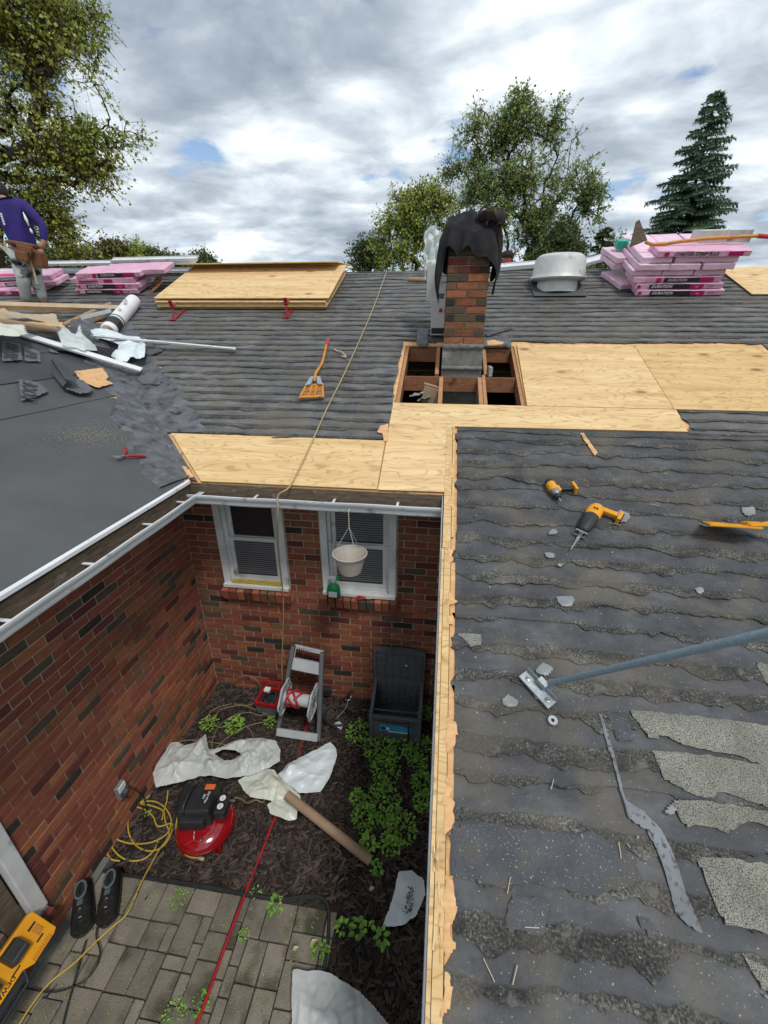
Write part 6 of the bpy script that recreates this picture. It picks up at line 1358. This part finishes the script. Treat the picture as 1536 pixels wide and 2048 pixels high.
# fallen leaves
lf = ['pinkish fallen leaf on the pavers by the edging', 'pale fallen leaf on the mulch above the weed row', 'dry orange leaf at the edge of the pavers']
for i, (u, v) in enumerate([(621, 1886), (738, 1780), (585, 1900)]):
    vs, fs = [], []; c = GR(u, v, .055); leaf_tri(vs, fs, c, Vector((1, .5, .2)), Z3, .04, .014); tag(MB().add(vs, fs).build('fallen_leaf', 'kraft', loc=c), lf[i], 'leaf')
# ================================================================== people
def bj(u, v, dy=0, base=2.85): return BW(u, v, base+dy)
W_ = thing('person', 'worker in violet shirt, worn jeans and brown tool belt at the left picture edge', 'person', loc=RP(-3.65, 2.85, .02))
J = {'pelvis': (bj(50, 500), (.13, .11)), 'spine': (bj(42, 468), (.135, .12)), 'chest': (bj(24, 428), (.17, .13)), 'neckb': (bj(10, 404), (.09, .09)), 'neck': (bj(2, 394), .055), 'head': (bj(-4, 383, .02), (.085, .09)), 'crown': (bj(-8, 372, .03), (.07, .075)),
     'shR': (bj(48, 411, .02), .075), 'elR': (bj(86, 452, .04), .048), 'wrR': (bj(88, 484, .0), .034), 'haR': (bj(80, 497, -.05), (.042, .03)),
     'shL': (bj(-6, 412, .02), .07), 'elL': (bj(-34, 452, .02), .048), 'wrL': (bj(-12, 482, -.02), .034), 'haL': (bj(0, 486, -.03), (.04, .03)),
     'hipR': (bj(62, 512, .02), .10), 'knR': (bj(70, 556, .05), .07), 'anR': (bj(88, 602, .06), .05), 'toR': (bj(93, 609, .14), .045),
     'hipL': (bj(38, 512, -.02), .10), 'knL': (bj(46, 556, -.10), .07), 'anL': (bj(53, 602, -.02), .05), 'toL': (bj(50, 610, .10), .045)}
E_ = [('pelvis', 'spine'), ('spine', 'chest'), ('chest', 'neckb'), ('neckb', 'neck'), ('neck', 'head'), ('head', 'crown'), ('chest', 'shR'), ('shR', 'elR'), ('elR', 'wrR'), ('wrR', 'haR'), ('chest', 'shL'), ('shL', 'elL'), ('elL', 'wrL'), ('wrL', 'haL'), ('pelvis', 'hipR'), ('hipR', 'knR'), ('knR', 'anR'), ('anR', 'toR'), ('pelvis', 'hipL'), ('hipL', 'knL'), ('knL', 'anL'), ('anL', 'toL')]
body = skin_body('body', {k_: ((v_[0]), tuple(x*(.8 if k_ in ('chest', 'neckb', 'spine', 'shR', 'shL', 'pelvis') else 1) for x in (v_[1] if isinstance(v_[1], tuple) else (v_[1],)*2))) for k_, v_ in J.items()}, E_, 'skin', W_, root='pelvis')
def sub(keys, k=1.18): return {q: (J[q][0], tuple(x*k for x in (J[q][1] if isinstance(J[q][1], tuple) else (J[q][1],)*2))) for q in keys}
ks = ['pelvis', 'spine', 'chest', 'neckb', 'shR', 'elR', 'wrR', 'shL', 'elL', 'wrL']
shirt = skin_body('shirt', sub(ks, 1.15), [e for e in E_ if e[0] in ks and e[1] in ks], 'shirt', W_, root='spine')
kp = ['pelvis', 'hipR', 'knR', 'anR', 'hipL', 'knL', 'anL']
jp = sub(kp, 1.30); pants = skin_body('jeans', jp, [e for e in E_ if e[0] in kp and e[1] in kp], 'pants', W_, root='pelvis')
for s_, (a, b_) in enumerate([('anR', 'toR'), ('anL', 'toL')]): skin_body('boot', {a: (J[a][0]-Vector((0, 0, .03)), .07), 'm': (J[a][0].lerp(J[b_][0], .5)-Vector((0, 0, .03)), .06), b_: (J[b_][0]-Vector((0, 0, .0)), .05)}, [(a, 'm'), ('m', b_)], 'shoe', W_, root=a)
MB().lathe([(.02, .13), (.08, .115), (.108, .06), (.112, .0), (.10, -.04), (.09, -.07)], 20, M=T(*J['head'][0]) @ RY(-.25)).build('hair', 'hair', W_, world=True, smooth=True)
for s_, n_ in ((1, 5), (-1, 5)):
    h_ = J['haR' if s_ == 1 else 'haL'][0]
    for k_ in range(n_): MB().tube(smoothpts([h_+Vector(((k_-2)*.013, 0, -.01)), h_+Vector(((k_-2)*.016, -.02, -.045-.006*(2-abs(k_-2)))), h_+Vector(((k_-2)*.014, .0, -.075-.008*(2-abs(k_-2))))], 3), [.010]*6+[.008], 6).build('finger', 'skin', W_, world=True, smooth=True)
def wrapring(pts, r, mat, nm): MB().tube(pts, r, 8, closed=True).build(nm, mat, W_, world=True, smooth=True)
pb = bj(52, 490); wrapring([pb+Vector((.20*math.cos(k_/20*6.28), .16*math.sin(k_/20*6.28), -.03*math.cos(k_/20*6.28))) for k_ in range(20)], .028, 'leather', 'tool_belt')
for (u, v, dy, a, b_, c) in [(50, 498, -.17, .20, .05, .09), (45, 512, -.18, .17, .06, .12), (80, 520, -.06, .13, .12, .19)]: 
    c_ = bj(u, v, dy); MB().box((0, 0, 0), (a, b_, c), M=T(*c_) @ RY(.2), taper=1.12).build('tool_pouch', 'leather', W_, world=True, bevel=.02)
h_ = bj(69, 545, -.10); MB().tube([h_+Vector((0, 0, .16)), h_+Vector((-.01, 0, -.14))], .014, 7).build('hammer_handle', 'kraft', W_, world=True)
for (u, v, u2, v2, w1) in [(46, 424, 58, 452, .018), (60, 456, 65, 468, .016)]:
    a, b_ = bj(u, v, -.20), bj(u2, v2, -.20); MB().tube([a, a.lerp(b_, .5), b_], [.004, w1, .006], 6).build('shirt_print', 'whiteprint', W_, world=True, smooth=True)
for k_ in range(5): c_ = bj(2+k_*1.6, 428+k_*5, -.20); MB().box((0, 0, 0), (.022, .01, .02), M=T(*c_) @ RY(k_)).build('shirt_print', 'whiteprint', W_, world=True)
# second worker behind the ridge
V_ = thing('person', 'worker in red hooded top and dark cap crouching behind the ridge by the chimney', 'person', loc=(3.1, 4.65, 3.9))
q = lambda u, v, dy=0: BW(u+12, v, 4.65+dy)
J = {'pelvis': (q(998, 590), (.15, .15)), 'spine': (q(998, 565), (.17, .15)), 'chest': (q(1000, 545), (.19, .14)), 'neckb': (q(1001, 528), (.10, .09)), 'head': (q(1002, 518), (.085, .09)), 'crown': (q(1002, 510), (.06, .065)), 'shR': (q(1018, 546), .075), 'elR': (q(1026, 575), .055), 'haR': (q(1020, 595, -.1), .04), 'shL': (q(982, 545), .075), 'elL': (q(972, 572), .055), 'haL': (q(980, 592, -.1), .04)}
E2 = [('pelvis', 'spine'), ('spine', 'chest'), ('chest', 'neckb'), ('neckb', 'head'), ('head', 'crown'), ('chest', 'shR'), ('shR', 'elR'), ('elR', 'haR'), ('chest', 'shL'), ('shL', 'elL'), ('elL', 'haL')]
skin_body('body', {k_: (a, (b_[0]*.85, b_[1]*.85) if isinstance(b_, tuple) else b_*.85) for k_, (a, b_) in J.items()}, E2, 'skin', V_, root='spine')
skin_body('hoodie', {k_: v for k_, v in J.items() if k_ not in ('crown', 'head')}, [e for e in E2 if e[1] not in ('head', 'crown')], 'redshirt', V_, root='spine')
MB().lathe([(.10, -.05), (.105, .0), (.09, .04)], 18, M=T(*J['neckb'][0])).build('hood', 'redshirt', V_, world=True, smooth=True)
MB().lathe([(.10, .02), (.10, .06), (.07, .105), (.01, .12)], 18, M=T(*J['head'][0])).build('cap', 'cloth2', V_, world=True, smooth=True)
# ================================================================== trees
def at(u, v, D):
    d = ray(u, v); t_ = D/math.hypot(d.x, d.y); return CAM+d*t_
def pxm(u, v, D): d = ray(u, v); t_ = D/math.hypot(d.x, d.y); return t_/FPX      # metres per pixel
def tree(name, label, cat, base_px, D, lobes, n_att, n_leaf, leaf, mat, trunk_r, seed=0, group=None, split=.35, clump=.5, zmin=0, trunk_to=None, thr=0.0, spread=2.6):
    g_ = np.random.default_rng(seed); r2 = random.Random(seed)
    b = at(*base_px, D); base = Vector((b.x, b.y, -.1))
    A = []; tries = 0
    wts = [l[2]*l[3] for l in lobes]
    while len(A) < n_att:
        tries += 1; l = r2.choices(lobes, wts)[0]; c = at(l[0], l[1], D); m = pxm(l[0], l[1], D); rx, rz = l[2]*m, l[3]*m; ry = min(rx, rz)*1.0
        d = g_.normal(size=3); d /= np.linalg.norm(d); d *= g_.random()**.42
        p = Vector((c.x+d[0]*rx, c.y+d[1]*ry, c.z+d[2]*rz))
        if p.z < zmin: continue
        if tries > n_att*4 or noise.noise(Vector((p.x, p.y, p.z))*(.55*12/D*clump/.5)+Vector((seed, 0, 0))) > thr: A.append(p)
    cz = sum(p.z for p in A)/n_att; top = max(p.z for p in A); lowz = min(p.z for p in A)
    nodes = [base]; par = [-1]
    tt = trunk_to or Vector((base.x, base.y, lowz+(top-lowz)*split)); nT = 8
    for i in range(1, nT+1): nodes.append(base.lerp(tt, i/nT)+Vector((.05*math.sin(i*2), .05*math.cos(i*1.7), 0))*D*.02); par.append(i-1)
    A.sort(key=lambda p: (p-tt).length)
    NP = [np.array(n) for n in nodes]; arr = np.zeros((len(A)*3+50, 3)); arr[:len(NP)] = NP; cnt = len(NP); dist0 = np.zeros(len(arr)); 
    for i in range(cnt): dist0[i] = .0
    for p in A:
        pa = np.array(p); dd = np.linalg.norm(arr[3:cnt]-pa, axis=1); up_pen = np.maximum(0, arr[3:cnt, 2]-pa[2])*.9
        k_ = int(np.argmin(dd+up_pen+.12*dist0[3:cnt]))+3; q_ = Vector(arr[k_]); L_ = (p-q_).length
        mid = q_.lerp(p, .5)+Vector((0, 0, .10*L_))+Vector(g_.normal(size=3))*.05*L_
        i1 = cnt; arr[cnt] = mid; dist0[cnt] = dist0[k_]+L_/2; par.append(k_); cnt += 1
        arr[cnt] = p; dist0[cnt] = dist0[i1]+L_/2; par.append(i1); cnt += 1
    load = np.zeros(cnt); child = [0]*cnt
    for i in range(cnt-1, 0, -1): load[i] = max(load[i], 1) if child[i] == 0 else load[i]; load[par[i]] += load[i]; child[par[i]] += 1
    rad = trunk_r*(load/load[1])**.5; rad = np.maximum(rad, .0045*D/12*2)
    root = thing(name, label, cat, loc=base, group=group)
    mb = MB()
    for i in range(1, cnt):
        p, q_ = Vector(arr[par[i]]), Vector(arr[i]); seg = 8 if rad[i] > trunk_r*.3 else 4 if rad[i] > .03 else 3; mb.tube([p, q_], [float(max(rad[i], min(rad[par[i]], rad[i]*1.4))), float(rad[i])], seg, caps=False)
    mb.build('trunk', 'bark', root, world=True, smooth=True)
    # leafy twigs fanning from the ends of the branches
    tips = np.array([i for i in range(nT+1, cnt) if child[i] == 0 or g_.random() < .35]); K = 5
    out = arr[tips]-arr[np.array(par)[tips]]; out /= np.linalg.norm(out, axis=1)[:, None]+1e-9
    tw = out[:, None, :]*.7+g_.normal(size=(len(tips), K, 3))*.75; tw /= np.linalg.norm(tw, axis=2)[:, :, None]; tw *= (leaf*spread*2.1*(.6+.8*g_.random((len(tips), K))))[:, :, None]; tw[:, :, 2] -= .25*leaf*spread
    ch_ = g_.integers(0, len(tips), n_leaf); kk = g_.integers(0, K, n_leaf); f = g_.random(n_leaf)**.8
    pos = arr[tips[ch_]]+tw[ch_, kk]*f[:, None]+g_.normal(size=(n_leaf, 3))*leaf*.45
    mt_ = MB()
    for a_ in range(len(tips)):
        for b_ in range(K):
            p = Vector(arr[tips[a_]]); mt_.tube([p, p+Vector(tw[a_, b_])], [.006*D/15, .003*D/15], 3, caps=False)
    mt_.build('twigs', 'bark', root, world=True, kind='stuff')
    d = g_.normal(size=(n_leaf, 3)); d[:, 2] -= .5; d /= np.linalg.norm(d, axis=1)[:, None]
    s_ = np.cross(d, g_.normal(size=(n_leaf, 3))); s_ /= np.linalg.norm(s_, axis=1)[:, None]; L_ = leaf*(.6+.8*g_.random(n_leaf))[:, None]; nn = np.cross(s_, d)
    V = np.stack([pos, pos+d*L_*.5+s_*L_*.42+nn*L_*.12, pos+d*L_, pos+d*L_*.5-s_*L_*.42+nn*L_*.12], 1).reshape(-1, 3)
    Xi = INV[root.name]; V = V+np.array(Xi.translation)
    me = bpy.data.meshes.new('crown'); me.vertices.add(len(V)); me.vertices.foreach_set('co', V.ravel().astype(np.float32))
    me.loops.add(n_leaf*4); me.loops.foreach_set('vertex_index', np.arange(n_leaf*4, dtype=np.int32)); me.polygons.add(n_leaf); me.polygons.foreach_set('loop_start', np.arange(n_leaf, dtype=np.int32)*4); me.polygons.foreach_set('loop_total', np.full(n_leaf, 4, dtype=np.int32))
    me.materials.append(MT[mat]); me.update(calc_edges=True); me.validate(); inst(me, 'crown', root)
    return root
tree('maple_tree', 'tall yellowish green maple overhanging from the left picture edge', 'tree', (-80, 700), 15,
     [(20, 60, 110, 110), (90, 90, 100, 110), (140, 50, 70, 70), (190, 100, 55, 75), (120, 200, 110, 80), (215, 150, 50, 45), (60, 280, 110, 90), (150, 290, 85, 60), (235, 275, 58, 26), (170, 345, 50, 40), (60, 400, 90, 60), (110, 440, 60, 45), (140, 480, 45, 40), (-60, 200, 120, 200), (-40, 420, 100, 80), (270, 270, 26, 16), (235, 190, 35, 22), (185, 395, 22, 14), (40, 520, 60, 30)], 1300, 27000, .072, 'leafA', .24, 3, clump=.85, thr=.02, spread=3.0, trunk_to=at(-30, 330, 15))
tree('ash_tree', 'large green tree with open crown behind the chimney', 'tree', (1040, 640), 26,
     [(1030, 230, 38, 50), (1060, 280, 80, 60), (980, 270, 60, 50), (1100, 330, 85, 60), (940, 340, 60, 70), (1040, 380, 110, 80), (1150, 395, 60, 40), (1110, 450, 90, 60), (960, 440, 80, 80), (1040, 480, 90, 60), (1030, 200, 18, 25), (1090, 250, 30, 30), (905, 370, 30, 30), (1180, 390, 28, 22)], 1150, 22000, .105, 'leafB', .20, 5, clump=1.7, thr=.08, split=.1)
tree('small_ash_tree', 'smaller bright green tree left of the chimney', 'tree', (830, 640), 22,
     [(820, 410, 40, 30), (800, 450, 45, 40), (850, 400, 40, 40), (860, 450, 45, 50), (800, 500, 50, 45), (860, 510, 50, 40), (840, 380, 25, 20), (885, 380, 25, 30)], 480, 11000, .10, 'leafA', .10, 8, clump=1.7, thr=.05, split=.1)
tree('hawthorn_tree', 'small dark shrubby tree at the ridge, left of the bright green tree', 'tree', (740, 640), 24, [(735, 510, 32, 22), (725, 535, 30, 20), (755, 520, 20, 20), (745, 500, 20, 15)], 160, 4200, .10, 'leafC', .07, 9, split=.1)
tree('round_tree', 'dense dark green rounded tree below the open crown, behind the vent', 'tree', (1140, 640), 23, [(1150, 490, 45, 45), (1110, 520, 45, 35), (1170, 520, 45, 35), (1140, 460, 35, 25), (1080, 535, 30, 20)], 420, 16000, .095, 'leafC', .14, 10, clump=1.2, split=.1)
tree('dark_bush_tree', 'small dark bush at the ridge left of the right pink pile', 'tree', (1240, 640), 24, [(1238, 498, 22, 16), (1232, 520, 22, 18)], 80, 3000, .09, 'leafC', .06, 11, split=.1)
hz = [(-20, 520, 60, 40, 'leafC', 'dark green tree low behind the worker at the left edge'), (95, 525, 45, 22, 'leafC', 'dark hedge tree right of the worker'), (150, 525, 35, 20, 'leafD', 'olive tree low on the horizon above the middle pink pile'), (228, 510, 28, 22, 'leafD', 'rust tinged tree standing highest in the far row'), (190, 528, 30, 16, 'leafD', 'brownish tree in the far row left of the rust tinged one'), (268, 515, 25, 18, 'leafA', 'bright green tree in the far row'), (310, 525, 30, 14, 'leafC', 'dark green tree at the right end of the far row'), (345, 535, 22, 8, 'leafC', 'very low dark tree beside the plywood edge'), (403, 528, 20, 10, 'leafC', 'lone little tree above the plywood stack')]
for i, (u, v, a, b_, m_, lab) in enumerate(hz): tree('distant_tree', lab, 'tree', (u, 640), 38, [(u, v, a*.7, b_), (u-a*.5, v+b_*.4, a*.5, b_*.6), (u+a*.5, v+b_*.3, a*.5, b_*.7)], 90+a, 2400+70*a, .16, m_, .12, 20+i, group='trees on the horizon', split=.1, clump=1.3)
def spruce(name, label, base_px, tip_px, D, wr_px, n_wh, seed=0, mat='needle'):
    r2 = random.Random(seed); tip = at(*tip_px, D); b = Vector((tip.x, tip.y, -.1)); low = at(tip_px[0], base_px[1], D).z; m = pxm(*tip_px, D); Rm = wr_px*m
    root = thing(name, label, 'tree', loc=b); mb = MB(); mb.tube([b, Vector((b.x, b.y, low)), tip], [.22, .15, .012], 8); mb2 = MB(); vs, fs = [], []
    def needles(p, q_, w0):
        d = q_-p; L_ = d.length
        if L_ < 1e-4: return
        d /= L_; n = max(1, int(L_/.07))
        for i in range(n):
            c = p+d*(L_*(i+.5)/n)
            for k_ in range(7):
                a = r2.uniform(0, 6.28); s_ = d.cross(Vector((math.cos(a), math.sin(a), .3))).normalized(); e = (d*.8+s_*r2.uniform(.5, 1.0)+Vector((0, 0, -.1))).normalized(); l = w0*1.25*r2.uniform(.6, 1.2); o_ = e.cross(d).normalized()*l*.26; bb = len(vs)
                vs.extend([c-o_, c+o_, c+e*l]); fs.append((bb, bb+1, bb+2))
    H_ = tip.z-low+1.2
    for wi in range(n_wh):
        f = (wi+.3)/n_wh; z = tip.z-H_*f**1.05; R0 = Rm*(f**.85)*(1.0-.12*math.sin(wi*2.1)); nb_ = 8+int(4*f)
        for k_ in range(nb_):
            a = k_/nb_*6.2832+wi*1.1+r2.uniform(-.3, .3); R1 = R0*r2.uniform(.70, 1.12)+.12; zj = z+r2.uniform(-.5, .5)*H_/n_wh; p0_ = Vector((b.x, b.y, min(zj, tip.z-.1))); dr_ = Vector((math.cos(a), math.sin(a), 0))
            P_ = [p0_+dr_*(R1*t_)+Vector((0, 0, R1*(.12*t_-.42*t_*t_+.22*t_**3)+.0)) for t_ in (0, .25, .5, .75, 1)]
            mb.tube(P_, [.03*(.4+f), .022*(.4+f), .016*(.4+f), .01, .004], 4, caps=False)
            nl = max(3, int(R1/.17))
            for j in range(1, nl+1):
                t_ = .12+.88*j/nl; kf = min(3, int(t_*4)); p = P_[kf].lerp(P_[kf+1], t_*4-kf); 
                for sgn in (-1, 1):
                    side = Vector((-dr_.y, dr_.x, 0))*sgn; Ls = (.16+.30*R1*(1-t_)+.03)*r2.uniform(.7, 1.2); q_ = p+(side*.75+dr_*.6).normalized()*Ls+Vector((0, 0, -Ls*.28)); needles(p, q_, .105)
            for s_ in range(4):
                if s_ > 0: needles(P_[s_], P_[s_+1], .11)
    mb.build('trunk', 'bark', root, world=True); MB().add(vs, fs).build('crown', mat, root, world=True)
spruce('spruce_tree', 'tall blue green spruce with open tiers standing behind the right pink pile', (1400, 560), (1436, 182), 27, 122, 24, 4)
spruce('small_conifer', 'small pointed conifer between the round tree and the dark bush', (1210, 560), (1211, 452), 24, 26, 9, 6, 'leafC')
